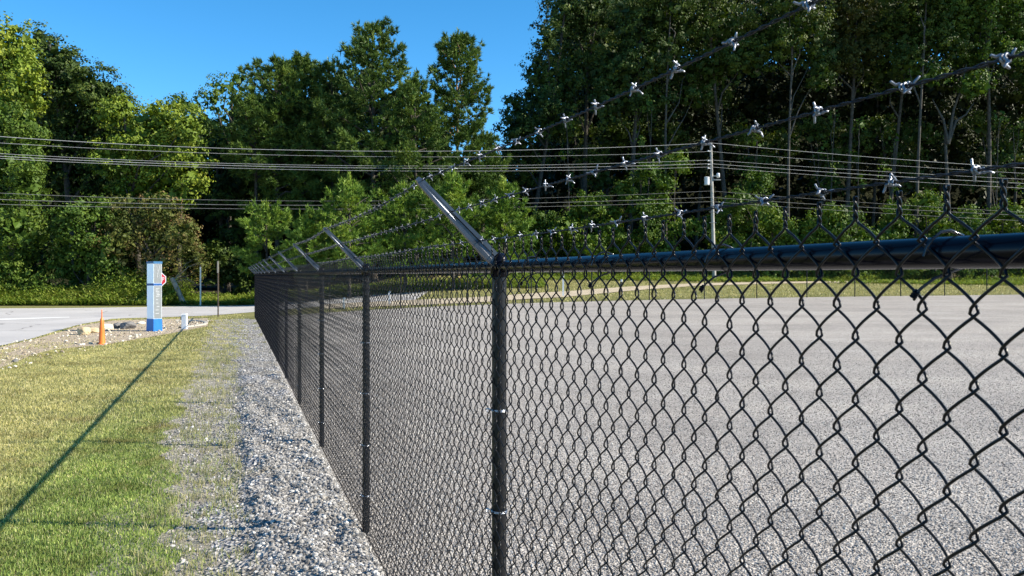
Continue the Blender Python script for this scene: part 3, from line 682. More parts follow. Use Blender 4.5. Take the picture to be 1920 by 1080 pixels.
def pine_crown(g, z0, z1, rad, r, cx=0, cy=0, leaf=.30, dens=1., tuft=.32, shape=None, gap=.5, bough=None):
    """rising boughs that end in plumes of needle tufts, with dark gaps between; rad(t) gives the reach at height fraction t"""
    limbs = []
    z = z0
    while z < z1:
        t = (z-z0)/(z1-z0); R0 = rad(t); nb = int(r.integers(4, 7)); a0 = r.uniform(0, 6.28)
        for b in range(nb):
            a = a0 + b*6.28/nb + r.normal(0, .3); ln = max(.4, R0*r.uniform(.55, 1.18)); D = np.array([math.cos(a), math.sin(a), 0]); rise = r.uniform(.12, .45) + .5*t
            zz = z + r.normal(0, gap*.3); S0 = np.array([cx, cy, zz]); limbs.append((S0, S0 + D*ln*.9 + np.array([0,0,ln*rise*.8])))
            tone = r.random(); nt_ = max(5, int((ln*7+5)*dens)); q = .30 + .72*r.random(nt_)**.7; wd = .26*ln*np.sin(np.clip(q,0,1)*2.6)+.10
            side = r.normal(0, .55, nt_)*wd
            c = S0 + D*(ln*q)[:, None] + np.array([-D[1], D[0], 0])*side[:, None] + np.array([0,0,1])*((ln*rise*q**1.5)+r.normal(.0, .12, nt_) - np.abs(side)*.25)[:, None]
            k = 16; idx = np.repeat(np.arange(nt_), k); n = len(idx)
            dv = r.normal(0, .75, (n, 3)) + D*.75 + np.array([0,0,.95]); dv /= np.linalg.norm(dv, axis=1)[:, None]
            s = np.cross(dv, r.normal(0, 1, (n, 3))); s /= np.linalg.norm(s, axis=1)[:, None]
            le = (tuft*r.uniform(.6, 1.25, n))[:, None]; w = .042*leaf/.30
            p = c[idx] + dv*le*.05
            V = np.stack([p - s*w, p + s*w, p + dv*le + s*w*.3], 1).reshape(-1, 3); i = np.arange(n)[:, None]*3
            g.add(V, i+np.array([[0,1,2]]), np.clip(tone*.45 + r.random(nt_)[idx]*.2 + r.random(n)*.35, 0, 1))
        z += gap*1.15*r.uniform(.7, 1.3)*(1-.4*t)
    return limbs
def trunk_geo(base_, top_, r0, r1, r, bend=.4, limbs=(), sides=8):
    g = Geo(); n = 12; t = np.linspace(0, 1, n)[:, None]; base_ = np.array(base_, float); top_ = np.array(top_, float)
    w = np.stack([np.sin(t[:,0]*3.1+r.uniform(0,6))*bend, np.cos(t[:,0]*2.7+r.uniform(0,6))*bend, 0*t[:,0]], -1); w = (w-w[0])*t
    P = base_*(1-t)+top_*t + w
    rr = r0 + (r1-r0)*t[:,0]**.8; rr[0] *= 1.35
    g.tube(P, rr, sides)
    for k, (a, b) in enumerate(limbs):
        a = np.array(a); b = np.array(b); d_ = np.linalg.norm(b-a); ra = min(.42*r0, max(.03, .02*d_+.015))
        tz_ = np.clip((a[2]-P[0][2])/(P[-1][2]-P[0][2]+1e-9), 0, 1); a = np.array([np.interp(tz_, t[:,0], P[:,i_]) for i_ in range(3)])
        m1 = a+(b-a)*.33 + r.normal(0, .05, 3)*d_ + np.array([0,0,.06*d_]); m2 = a+(b-a)*.68 + r.normal(0, .06, 3)*d_
        g.tube([a, m1, m2, b], [ra, ra*.75, ra*.5, ra*.25], 5, False)
    return g, P

def px_blobs(Y, blobs, ox, rs, depth=.85):
    out = []
    for b in blobs:
        cx, cy, rx, ry = b[:4]; dy = b[4] if len(b) > 4 else rs.normal(0, .8)
        q = at(cx, cy, Y+dy); s = (Y+dy)/FPX
        out.append((q[0]-ox[0], dy, q[2]-ox[2], rx*s, (rx+ry)/2*s*depth, ry*s))
    return out
WD = .78
def broad_tree(name, label, Y, tpx, blobs, mat, seed, leaf=.22, cr=.55, per=26, r0=.25, dens=1., droop=0, bk=None, cat='tree', group=None, limbs=True, dead=None, trunk_top=None):
    rs = np.random.default_rng(seed); X = (tpx-960)/FPX*Y; o = np.array([X, Y, float(H(X, Y))])
    root = empty(name, o, 0, label=label, cat=cat, group=group)
    B = px_blobs(Y, blobs, o, rs)
    g = Geo(); broad_crown(g, B, rs, leaf, cr, per, dens, droop); g.build('crown', mat, root, attr=True)
    ztop = max(b[2] for b in B) if trunk_top is None else trunk_top
    xt = np.mean([b[0] for b in B if b[2] > ztop*.6] or [0])*.6
    tb = max(B, key=lambda b: b[2]); t0 = np.array([0,0,-.2]); t1 = np.array([xt, 0, ztop]) if trunk_top else np.array([tb[0]*.9, tb[1]*.5, tb[2]])
    lm = []
    if limbs:
        for b in B:
            f = min(.85, max(.15, (b[2]-abs(b[0])*.7)/ztop*.8)); lm.append((t0*(1-f)+t1*f, (b[0]*.85, b[1]*.85, b[2])))
    tg, _ = trunk_geo(t0, t1, r0, r0*.3, rs, .12*ztop/8, lm); tg.build('trunk' if cat == 'tree' else 'stem', bk or bark, root, smooth=True)
    return root

# --- left side, beyond the road
broad_tree('broadleaf_tree', 'yellow green tree at the far left edge rising above the vine covered tree', 58, -30,
    [(-30,80,75,60), (30,95,42,62), (45,150,30,60), (-20,170,70,60), (20,215,45,45), (60,190,22,40)], L_bright, 21, .24, .6)
broad_tree('broadleaf_tree', 'big dark green round topped tree left of the open sky', 64, 150,
    [(78,78,20,36,0), (105,112,42,40), (125,160,70,62), (185,175,55,55), (225,215,42,50), (150,235,90,70), (255,250,35,45), (110,300,85,75), (200,320,70,70)], L_dark, 22, .24, .6, 30, r0=.35)
broad_tree('vine_covered_tree', 'vine covered tree at the left edge, a bright green column down to its skirt', 53, 20,
    [(15,235,60,55), (50,260,35,50), (20,310,60,50), (55,340,27,60), (15,380,55,50), (30,430,50,50), (70,445,24,40), (10,480,50,45), (45,410,30,60)], L_vine, 23, .2, .5, 30, droop=1.2)
broad_tree('broadleaf_tree', 'bright yellow green spreading tree in front of the round topped one', 56, 270,
    [(225,215,50,38), (300,225,55,40), (355,240,32,40), (260,270,65,42), (345,300,50,38), (215,300,50,45), (300,330,60,38), (365,345,28,30), (255,365,50,35), (330,375,40,25)], L_bright, 24, .22, .52, 28)
broad_tree('broadleaf_tree', 'small olive tree in the dip of the skyline', 66, 335,
    [(335,200,32,24), (325,245,42,40), (365,230,30,30), (345,290,45,50)], L_mid, 25, .22, .5)
broad_tree('broadleaf_tree', 'airy light topped tree between the skyline dip and the pines', 64, 425,
    [(425,165,45,30), (395,190,30,28), (448,150,24,18), (440,210,40,35), (410,240,40,30)], L_mid, 26, .2, .45, 18, dens=.62)
broad_tree('drooping_tree', 'drooping bushy tree with fading brown leaves behind the blue sign', 52.5, 335,
    [(240,400,50,42), (300,400,45,40), (280,450,60,45), (345,440,40,42), (360,480,32,34), (300,500,45,32), (230,450,45,45), (375,505,18,22)], L_brown, 27, .17, .45, 26, r0=.16, droop=1.4)
broad_tree('shrub', 'dark green bushy shrub left of the drooping tree', 52.8, 160,
    [(130,410,40,40), (180,400,42,42), (150,455,55,45), (195,480,45,45), (120,495,40,35), (170,520,50,28)], L_mid, 28, .18, .45, 26, r0=.12, cat='shrub', droop=.5)
broad_tree('shrub', 'low leafy shrub at the left edge beneath the vine covered tree', 52, 30,
    [(10,500,40,30), (45,520,40,24), (80,530,28,18), (-20,530,40,25), (20,540,50,16)], L_vine, 29, .17, .4, 24, r0=.08, cat='shrub')
broad_tree('broadleaf_tree', 'shaded dark tree filling the gap right of the spreading tree', 62, 420,
    [(420,290,50,45), (450,350,55,50), (400,380,45,50), (470,420,50,50), (430,460,40,45), (510,300,45,50), (530,370,50,50)], L_dark, 30, .26, .6, 20)

# --- pines
def pine(name, label, Y, px, ytop, ybot, prof, mat, seed, group=None, leaf=.3, dens=1., gap=.55, r0=.22, tuft=.34, bare=0.25, bk=None):
    rs = np.random.default_rng(seed); X = (px-960)/FPX*Y; o = np.array([X, Y, float(H(X, Y))]); s = Y/FPX
    root = empty(name, o, 0, label=label, cat='pine tree', group=group)
    z1 = EYE + (516-ytop)*s - o[2]; z0 = max(.3, EYE + (516-ybot)*s - o[2])
    tt = [p[0] for p in prof]; rr = [p[1]*s for p in prof]
    g = Geo(); lm = pine_crown(g, z0, z1-.3, lambda t: float(np.interp(t, tt, rr)), rs, leaf=leaf, dens=dens, gap=gap, tuft=tuft)
    for _ in range(int(rr[-1]/s*1.6)):       # thin leading shoots standing proud of the top
        a_ = rs.uniform(0, 6.28); q_ = rs.uniform(0, 1)*np.interp(.85, tt, rr)*.8; zb = z1 - .4 - q_*1.1; b0 = np.array([q_*math.cos(a_), q_*math.sin(a_), zb]); hh_ = rs.uniform(.5, 1.3)
        k_ = 26; u_ = rs.random(k_); P_ = b0 + np.array([0,0,1])*(u_*hh_)[:, None]; dv = rs.normal(0, .5, (k_, 3)) + np.array([0,0,1.]); dv /= np.linalg.norm(dv, axis=1)[:, None]
        s_ = np.cross(dv, rs.normal(0, 1, (k_, 3))); s_ /= np.linalg.norm(s_, axis=1)[:, None]
        V_ = np.stack([P_-s_*.035, P_+s_*.035, P_+dv*.28], 1).reshape(-1, 3); g.add(V_, np.arange(k_)[:, None]*3+np.array([[0,1,2]]), .75+.25*rs.random(k_))
    g.build('crown', mat, root, attr=True)
    tg, _ = trunk_geo((0,0,-.2), (0,0,z1-.1), r0, .03, rs, .05, lm[::2]); tg.build('trunk', bk or bark, root, smooth=True)
    return root
pine('pine_tree', 'tallest pale tipped pine in the middle of the skyline', 58, 700, 48, 470, [(0,95), (.35,105), (.6,95), (.8,60), (.93,38), (1,12)], L_pine, 41, dens=1.2, gap=.7, r0=.3)
pine('pine_tree', 'broad pine just left of the tallest pine', 60, 625, 118, 470, [(0,85), (.5,85), (.8,50), (1,14)], L_pine, 42, dens=1.15, gap=.7)
pine('pine_tree', 'lone pine with its red brown trunk showing against the sky', 60, 858, 74, 430, [(0,75), (.3,65), (.45,72), (.55,60), (.66,68), (.75,50), (.85,52), (.95,38), (1,12)], L_pine, 43, dens=1.3, gap=.6, bk=noisy('pine_bark', (.16,.09,.05), (.3,.19,.12), 6, .8))
pine('pine_tree', 'dark pine with a flat double top left of the broad pine', 59, 520, 116, 400, [(0,70), (.4,85), (.7,72), (.9,46), (1,16)], L_pine, 44, dens=1.15, gap=.7)
pine('pine_tree', 'narrow pine squeezed between the double topped and broad pines', 61, 565, 112, 380, [(0,60), (.5,60), (.85,36), (1,12)], L_pine, 45, dens=1.3)
pine('pine_tree', 'dark leaning pine over the black gap beside the airy tree', 58, 480, 190, 330, [(0,70), (.5,75), (1,24)], L_pine, 46, dens=1.1)
pine('pine_tree', 'shorter pine right of the tallest pine, beneath the lone pine', 57, 780, 148, 480, [(0,80), (.5,78), (.8,50), (1,14)], L_pine, 47, dens=1.1, gap=.7)
pine('pine_tree', 'low dark pine at the foot of the right hand woods', 60, 905, 255, 480, [(0,65), (.5,60), (1,14)], L_pine, 48, dens=1.2)
pine('young_pine', 'yellow green young pine just left of the far fence corner', 50, 500, 396, 505, [(0,62), (.5,58), (.85,35), (1,16)], L_pinelow, 51, leaf=.26, tuft=.28, gap=.5, r0=.1, dens=1.25)
pine('young_pine', 'bushy bright young pine above the second fence arm', 49, 655, 345, 510, [(0,80), (.5,66), (.85,34), (1,12)], L_pinelow, 52, leaf=.26, tuft=.28, gap=.52, r0=.12, dens=1.2)
pine('young_pine', 'young pine between the first and second fence arms', 51, 760, 356, 515, [(0,80), (.5,66), (1,16)], L_pinelow, 53, leaf=.26, tuft=.28, gap=.52, r0=.12, dens=1.2)
pine('young_pine', 'young pine right behind the slanted arm of the nearest post', 50, 850, 335, 515, [(0,78), (.5,62), (1,14)], L_pinelow, 54, leaf=.26, tuft=.28, gap=.52, r0=.12, dens=1.2)
pine('young_pine', 'young pine right of the nearest post at the edge of the dark woods', 51, 945, 350, 515, [(0,62), (.5,52), (1,12)], L_pinelow, 55, leaf=.26, tuft=.28, gap=.52, r0=.12, dens=1.2)
pine('young_pine', 'small young pine low beside the far fence corner', 48, 575, 410, 515, [(0,56), (.5,46), (1,10)], L_pinelow, 56, leaf=.24, tuft=.26, gap=.38, r0=.1, dens=1.4)

# --- right hand woods
woods = 'tall broadleaf trees of the right hand woods'
RW = [  # trunk px, distance, label, blobs, radius
 (985, 72, 'leftmost tall tree of the right hand woods, its crown stepping down to the sky', [(1032,75,30,42), (968,200,28,38), (1015,140,42,50), (975,245,33,42), (1030,215,50,55), (1060,30,30,45), (960,290,26,38)], .25, bark, L_dark),
 (1090, 74, 'second tall tree of the right hand woods, reaching the top of the photo', [(1075,30,60,60), (1120,0,70,60), (1100,110,70,60), (1060,160,55,55), (1140,140,55,50)], .3, bark, L_dark),
 (1180, 71, 'tall tree with a dense sunlit crown left of the utility pole', [(1190,40,70,60), (1230,110,60,55), (1170,130,60,60), (1215,190,55,45), (1150,200,50,45)], .28, bark, L_dark),
 (1249, 70, 'slim grey trunked tree a little left of the utility pole', [(1270,60,60,55), (1300,130,50,45), (1250,0,70,50), (1310,180,35,30)], .16, bark_pale, L_wood),
 (1370, 71, 'tall tree whose crown hangs over the utility pole', [(1350,50,75,60), (1340,130,50,45), (1400,110,55,50), (1330,-20,80,50), (1350,185,28,26)], .25, bark, L_wood),
 (1478, 69, 'tall pale trunked tree rising right of the utility pole', [(1500,60,60,50), (1450,80,55,50), (1530,110,45,40), (1480,0,80,50), (1540,150,28,26)], .17, bark_pale, L_wood),
 (1585, 72, 'tall tree with a rusty tinged crown in the middle of the right hand woods', [(1590,40,65,55), (1620,100,55,45), (1570,110,50,45), (1600,-20,80,50)], .24, bark, L_rusty),
 (1660, 73, 'tall dark tree between the rusty crown and the straight grey trunk', [(1660,60,60,55), (1690,20,60,50), (1650,140,45,40)], .24, bark, L_dark),
 (1717, 69, 'tall tree with a straight grey trunk left of the forked tree', [(1730,50,70,50), (1770,80,50,40), (1700,110,45,36), (1720,-10,80,50)], .19, bark_pale, L_wood),
 (1850, 70, 'tall tree with sunny olive crown near the right edge', [(1840,40,75,50), (1880,90,55,40), (1820,110,45,35), (1870,-20,90,50)], .25, bark, L_mid),
 (1925, 71, 'tall tree at the right edge of the photo', [(1920,60,60,60), (1950,130,55,60), (1940,0,80,50)], .28, bark, L_wood),
 (2040, 72, 'tall tree beyond the right edge, its crown just entering the photo', [(2020,60,90,80), (2060,150,90,80), (2080,-20,100,60)], .3, bark, L_wood)]
for k, (tp_, Y, lab, bl, r0, bk, mt) in enumerate(RW):
    broad_tree('broadleaf_tree', lab, Y, tp_, bl, mt, 60+k, .22, .55, 34, dens=.72, r0=r0, bk=bk, group=woods, droop=.3)
# forked tree
root = broad_tree('broadleaf_tree', 'forked pale trunked tree with wide limbs near the right edge', 70, 1778, [(1770,20,70,50), (1820,-20,80,50), (1740,140,40,30), (1830,160,38,28)], L_mid, 80, .25, .58, 24, r0=.3, bk=bark_pale, group=woods, trunk_top=13, limbs=False)
s70 = 70/FPX; rs = np.random.default_rng(5); g = Geo()
q0 = at(1778, 250, 70) - np.array(root.location)
for ex, ey in ((1748,185), (1826,192), (1812,120)):
    q1 = at(ex, ey, 70.3) - np.array(root.location); g.tube([q0 - np.array([0,0,.9]), q0*.7+q1*.3+np.array([0,0,.25]), q0*.35+q1*.65+np.array([.1,0,-.1]), q1], [.13,.10,.08,.03], 6)
g.build('limb', bark_pale, root, smooth=True)
# back row trees closing the gaps
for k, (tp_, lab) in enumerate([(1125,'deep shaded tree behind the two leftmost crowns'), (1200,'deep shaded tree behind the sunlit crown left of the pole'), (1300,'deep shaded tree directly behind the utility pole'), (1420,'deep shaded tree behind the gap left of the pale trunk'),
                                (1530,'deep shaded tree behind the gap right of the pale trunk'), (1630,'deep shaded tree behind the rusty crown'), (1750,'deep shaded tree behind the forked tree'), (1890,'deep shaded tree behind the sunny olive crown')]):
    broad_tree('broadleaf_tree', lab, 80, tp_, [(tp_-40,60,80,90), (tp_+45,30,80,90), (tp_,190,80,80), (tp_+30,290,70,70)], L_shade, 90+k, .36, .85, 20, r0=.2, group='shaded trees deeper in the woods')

for k, (tp_, lab) in enumerate([(1000,'leafy middle storey tree filling the shade beneath the leftmost tall tree'), (1110,'leafy middle storey tree filling the shade left of the climbing shrub'), (1215,'leafy middle storey tree hanging over the lines left of the pole'), (1430,'leafy middle storey tree between the pole and the pale trunk'),
                                (1565,'leafy middle storey tree under the rusty crown'), (1690,'leafy middle storey tree left of the straight grey trunk'), (1880,'leafy middle storey tree right of the forked tree')]):
    rs = np.random.default_rng(400+k); yb = (265,270,275,285,275,270,265)[k]
    broad_tree('broadleaf_tree', lab, 75, tp_, [(tp_-38,yb-30,40,30), (tp_+35,yb-18,42,32), (tp_,yb+25,46,30), (tp_+rs.uniform(-40,40),yb+70,36,26)], L_wood, 420+k, .24, .55, 22, r0=.12, dens=.7, group='middle storey trees in the right hand woods', droop=.5)

# slim trunks with sparse leaves inside the woods
slim = [(1065,230,'slim bare stemmed tree deep left in the woods'), (1210,200,'slim stem just left of the slim grey trunked tree'), (1412,260,'slim ivy clad stem between the pole and the pale trunk'),
        (1555,215,'slim leaning stem right of the pale trunked tree'), (1610,230,'slim stem under the rusty crown'), (1668,260,'short slim stem left of the straight grey trunk'), (1868,220,'slim stem right of the forked tree'), (1905,240,'slim stem at the right edge of the woods')]
for k, (tp_, yt, lab) in enumerate(slim):
    broad_tree('slim_tree', lab, 68.5+.3*k, tp_, [(tp_+6,yt,14,22), (tp_-8,yt+60,10,20), (tp_+5,yt+110,9,24)], L_mid, 110+k, .2, .4, 9, r0=.075, bk=bark_pale, group='slim trees inside the woods', dens=.5)

# understory shrubs along the woods
und = [(1010,440,'round leafy shrub right of the young pines'), (1075,415,'leafy shrub with yellow top below the leftmost tall trees'), (1135,415,'leafy shrub between the yellow topped shrub and the climbing one'), (1195,350,'tall climbing shrub left of the utility pole'),
       (1265,335,'tall vine hung shrub touching the left side of the utility pole'), (1345,430,'leafy shrub at the foot of the utility pole'), (1400,372,'vine hung shrub right of the utility pole'), (1460,440,'low shrub beneath the pale trunked tree'),
       (1530,430,'leafy shrub right of the pale trunk foot'), (1600,435,'leafy shrub beneath the rusty crown'), (1670,430,'leafy shrub left of the straight grey trunk'), (1740,405,'leafy shrub between the grey trunk and the forked tree'),
       (1810,435,'leafy shrub right of the forked tree foot'), (1880,425,'leafy shrub near the right edge of the woods'), (1950,430,'leafy shrub cut by the right edge of the photo')]
for k, (px_, yt, lab) in enumerate(und):
    rs = np.random.default_rng(200+k); bl = []
    for q in range(6):
        f = q/5; bl.append((px_+rs.uniform(-30,30), yt-28 + (508-yt+28)*f, 26+16*f+rs.uniform(-5,8), 22+rs.uniform(0,10)))
    broad_tree('understory_shrub', lab, 66.5+rs.uniform(-1,1.6), px_, bl, L_under if k % 3 else L_mid, 130+k, .21, .48, 25, r0=.09, cat='shrub', group='understory shrubs along the right hand woods', droop=.4)
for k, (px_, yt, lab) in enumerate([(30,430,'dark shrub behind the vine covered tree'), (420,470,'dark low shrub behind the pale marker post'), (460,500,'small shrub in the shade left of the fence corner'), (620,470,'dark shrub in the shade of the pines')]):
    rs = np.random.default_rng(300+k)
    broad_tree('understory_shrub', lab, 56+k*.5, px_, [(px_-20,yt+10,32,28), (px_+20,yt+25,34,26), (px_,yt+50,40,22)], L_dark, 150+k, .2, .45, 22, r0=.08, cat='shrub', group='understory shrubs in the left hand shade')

# far mass of woods behind everything, its leaf colour darkened as shade
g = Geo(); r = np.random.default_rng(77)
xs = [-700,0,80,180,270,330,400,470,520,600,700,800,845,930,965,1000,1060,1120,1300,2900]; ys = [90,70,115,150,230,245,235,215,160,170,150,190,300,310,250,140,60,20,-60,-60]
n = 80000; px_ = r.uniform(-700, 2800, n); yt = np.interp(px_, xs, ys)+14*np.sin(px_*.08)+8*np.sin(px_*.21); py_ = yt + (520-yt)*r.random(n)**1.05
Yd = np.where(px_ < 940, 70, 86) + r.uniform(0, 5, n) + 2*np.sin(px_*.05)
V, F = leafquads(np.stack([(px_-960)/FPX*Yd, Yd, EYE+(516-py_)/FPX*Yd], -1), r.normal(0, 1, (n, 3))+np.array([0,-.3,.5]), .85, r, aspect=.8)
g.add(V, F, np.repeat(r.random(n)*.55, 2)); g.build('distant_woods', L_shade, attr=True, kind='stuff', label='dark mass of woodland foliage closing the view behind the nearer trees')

# broken pale trunk and bare twigs by the drooping tree
o = on(340, 552) if False else at(337, 550, 50.9)
root = empty('broken_trunk', (o[0], o[1], 0), 0, label='short broken pale trunk leaning left behind the stop sign', cat='log')
g = Geo(); a_ = np.array([0,0,o[2]-.1]); b_ = at(322, 521, 50.7)-np.array([o[0], o[1], 0]); g.tube([a_ + (a_-b_)*.95 - np.array([0,0,.1]), a_ + (a_-b_)*.4, a_ - (a_-b_)*.05], [.2,.17,.15], 8); g.tube([a_, (a_+b_)/2+np.array([.02,0,.02]), b_], [.155,.15,.13], 10); g.build('log', noisy('weathered_wood', (.22,.19,.15), (.42,.38,.32), 5, .85, 0, .2, .5, 20, .03), root, smooth=True)
g = Geo(); rs = np.random.default_rng(9)
for k in range(6):
    a0_ = b_*.9 + rs.normal(0, .06, 3); d_ = np.array([rs.uniform(-.6,2.6), rs.normal(0,.5), rs.uniform(-.2,1.6)]); g.tube([a0_, a0_+d_*.5+np.array([0,0,.25]), a0_+d_+np.array([0,0,-.1])], [.018,.011,.004], 4, False)
g.build('twig', noisy('grey_twig', (.14,.125,.10), (.24,.22,.18), 5, .9), root)

# ------------------------------------------------------------------ utility pole and power lines
YP = 62.0; Xp = (1333-960)/FPX*YP; zp = float(H(Xp, YP)); sp_ = YP/FPX
def zy(py, Y=YP): return EYE + (516-py)*Y/FPX
pole_m = noisy('weathered_pole', (.28,.265,.24), (.42,.40,.37), 3, .85, 0, .2, .4, 20, .02)
pole = empty('utility_pole', (Xp, YP, zp), 0, label='grey wooden utility pole carrying a transformer and power lines before the woods', cat='utility pole')
g = Geo(); g.tube([(.25,0,-.3), (.12,0,5), (0,0,zy(268)-zp)], [.16,.13,.09], 12); g.build('shaft', pole_m, pole, smooth=True)
tz = zy(345)-zp
g = Geo(); g.lathe([(0,0), (.17,.01), (.19,.05), (.19,.55), (.2,.56), (.2,.6), (.05,.64), (0,.64)], (-.33, -.1, tz-.1), 16); g.box((-.14,-.05,tz+.2), (.1,.06,.3)); g.build('transformer', noisy('transformer_grey', (.55,.56,.58), (.68,.69,.72), 4, .5), pole, smooth=False)
g = Geo(); g.box((.35,0,zy(337)-zp), (.75,.08,.09)); g.box((.2,0,zy(330)-zp), (.5,.08,.08)); g.build('crossarm', pole_m, pole)
g = Geo(); g.lathe([(0,0), (.07,.02), (.13,.08), (.13,.3), (.1,.36), (0,.38)], (.52,-.05,zy(334)-zp), 12); g.build('cutout_switch', noisy('porcelain', (.6,.6,.62), (.72,.72,.74), 6, .3), pole, smooth=True)
ins_m = noisy('insulator_grey', (.5,.5,.52), (.65,.65,.68), 8, .3)
for py in (284, 302, 309, 316):
    g = Geo(); g.tube([(-.02,-.1,zy(py)-zp), (-.2,-.16,zy(py)-zp)], .03, 6); g.lathe([(0,0), (.06,.01), (.075,.05), (.05,.1), (0,.12)], (-.24,-.16,zy(py)-zp-.05), 10); g.build('insulator', ins_m, pole, smooth=True)
for py in (398, 418):
    g = Geo(); g.tube([(-.18,-.22,zy(py)-zp), (.35,-.22,zy(py)-zp)], .022, 6); g.build('step_bracket', galv, pole)
cable_m = noisy('bare_power_line', (.36,.36,.37), (.45,.45,.45), 3, .5, .2); cable_d = noisy('dark_cable', (.16,.16,.16), (.22,.22,.22), 3, .5)
lines = [  # py at pole, py at 640, py at 0, dpy right, thickness, material, label
 (268, 283, 256, 47, .014, cable_m, 'topmost power line, fixed to the very top of the pole'),
 (284, 293, 268, 41, .009, cable_m, 'thin second power line just below the topmost one'),
 (300, 310.5, 288, 36, .010, cable_m, 'power line at the top of the lower bundle of three'),
 (307, 314.5, 293, 37, .013, cable_m, 'middle power line of the lower bundle of three'),
 (313, 319.5, 297, 40, .010, cable_m, 'lowest power line of the lower bundle of three'),
 (358, 377, 362, 40, .009, cable_d, 'dark communication cable strung below the transformer'),
 (370, 385, 374, 34, .012, cable_d, 'middle dark communication cable on the pole'),
 (378, 392, 383, 36, .010, cable_d, 'lowest dark communication cable on the pole')]
for (p0, p1, p2, dr, rad, mt, lab) in lines:
    Am = np.array([[1333.**2,1333,1],[640.**2,640,1],[0,0,1]]); co = np.linalg.solve(Am, [p0, p1, p2])
    P = [at(x, np.polyval(co, x), YP-.15-17*(1333-x)/1333) for x in np.linspace(-900, 1333, 40)]
    fr = np.linspace(0, 1, 24)[1:]
    for f_ in fr:      # to the right the line runs off to the next pole, further away
        x = 1333 + 1100*f_; y = p0 + dr*(x-1333)/587 * (1.22-.22*(x-1333)/587); P.append(at(x, y, YP-.15 + 2.5*f_))
    g = Geo(); g.tube(P, rad, 4, False); g.build('power_line', mt, label=lab, cat='power line', group='lines strung along the utility pole')

# ------------------------------------------------------------------ things by the road
# monolith sign
sg = gnd(288, 622); s_ = sg[1]/FPX; hh = (622-490)*s_
blue = noisy('blue_paint', (.01,.12,.42), (.015,.15,.48), 5, .4); pale = noisy('pale_panel', (.80,.86,.94), (.84,.90,.96), 5, .35, .25)
greym = noisy('grey_panel', (.15,.165,.175), (.19,.205,.215), 4, .5, 0); white = noisy('white_paint', (.78,.79,.8), (.85,.85,.86), 6, .5)
a_ = .31; phi = R(27.7)         # the near corner points at the camera
sign = empty('monolith_sign', (sg[0], sg[1], 0), 0, label='narrow pale blue and grey monolith sign with bright blue foot', cat='sign')
dl = np.array([-math.cos(phi), math.sin(phi), 0]); dr_ = np.array([math.sin(phi), math.cos(phi), 0])
def prism(g, z0, z1, e=0., e2=None):
    e2 = e if e2 is None else e2
    def ring(z, e): 
        c0 = -(dl+dr_)*e; return [c0+(0,0,z), c0+dr_*(a_+2*e)+(0,0,z), c0+(dl+dr_)*(a_+2*e)+(0,0,z), c0+dl*(a_+2*e)+(0,0,z)]
    V = np.array(ring(z0, e)+ring(z1, e2)); g.add(V, [(3,2,1,0),(4,5,6,7),(0,1,5,4),(1,2,6,5),(2,3,7,6),(3,0,4,7)]); return g
z_b = (622-598)*s_; z_m = (622-535.5)*s_; z_m2 = (622-531.5)*s_
prism(Geo(), -.05, z_b, .018, .006).build('foot', blue, sign)
prism(Geo(), z_b, z_m).build('lower_body', pale, sign); prism(Geo(), z_m, z_m2, .008).build('band', noisy('dark_blue_paint', (.01,.06,.22), (.015,.08,.26), 5, .4), sign)
prism(Geo(), z_m2, hh-.07).build('upper_body', pale, sign); prism(Geo(), hh-.07, hh, .014).build('cap', noisy('cap_blue', (.02,.09,.2), (.03,.12,.26), 5, .4), sign)
def on_right(u, z, out=.012): return dr_*u - dl*out + np.array([0,0,z])
def panel(g, u0, u1, z0, z1, out=.012, sk=0):
    V = [on_right(u0,z0,.001), on_right(u1,z0,.001), on_right(u1+sk,z1,.001), on_right(u0+sk,z1,.001), on_right(u0,z0,out), on_right(u1,z0,out), on_right(u1+sk,z1,out), on_right(u0+sk,z1,out)]
    return g.add(V, [(4,5,6,7),(0,1,5,4),(1,2,6,5),(2,3,7,6),(3,0,4,7)])
panel(Geo(), .012, a_-.012, z_b+.01, z_m-.01, .006).build('face_panel', greym, sign)
panel(Geo(), .012, a_-.012, z_m2+.01, hh-.08, .006).build('face_panel', greym, sign)
def strip(pts, w, name):
    g = Geo(); g.tube([on_right(u, z, .009) for u, z in pts], w, 4); g.build(name, white, sign)
zc = hh-.30; white = noisy('grey_print', (.34,.36,.38), (.42,.44,.46), 6, .5)
strip([(.10,zc+.16), (.12,zc+.02), (.16,zc-.08)], .008, 'emblem'); strip([(.21,zc+.17), (.19,zc+.05), (.14,zc-.10), (.12,zc-.22)], .009, 'emblem'); strip([(.14,zc-.2), (.17,zc-.12), (.21,zc-.16), (.2,zc-.24), (.24,zc-.2)], .007, 'emblem')
lr = np.random.default_rng(3); z = z_m-.10
while z > z_b+.12:
    n_l = lr.integers(2, 5)
    w0 = lr.uniform(.06,.14); panel(Geo(), w0, w0+lr.uniform(.07,.15), z, z+.018, .010).build('text_line', white, sign); z -= lr.choice([.05,.05,.11])

white = noisy('sign_white', (.75,.75,.76), (.82,.82,.83), 6, .5)
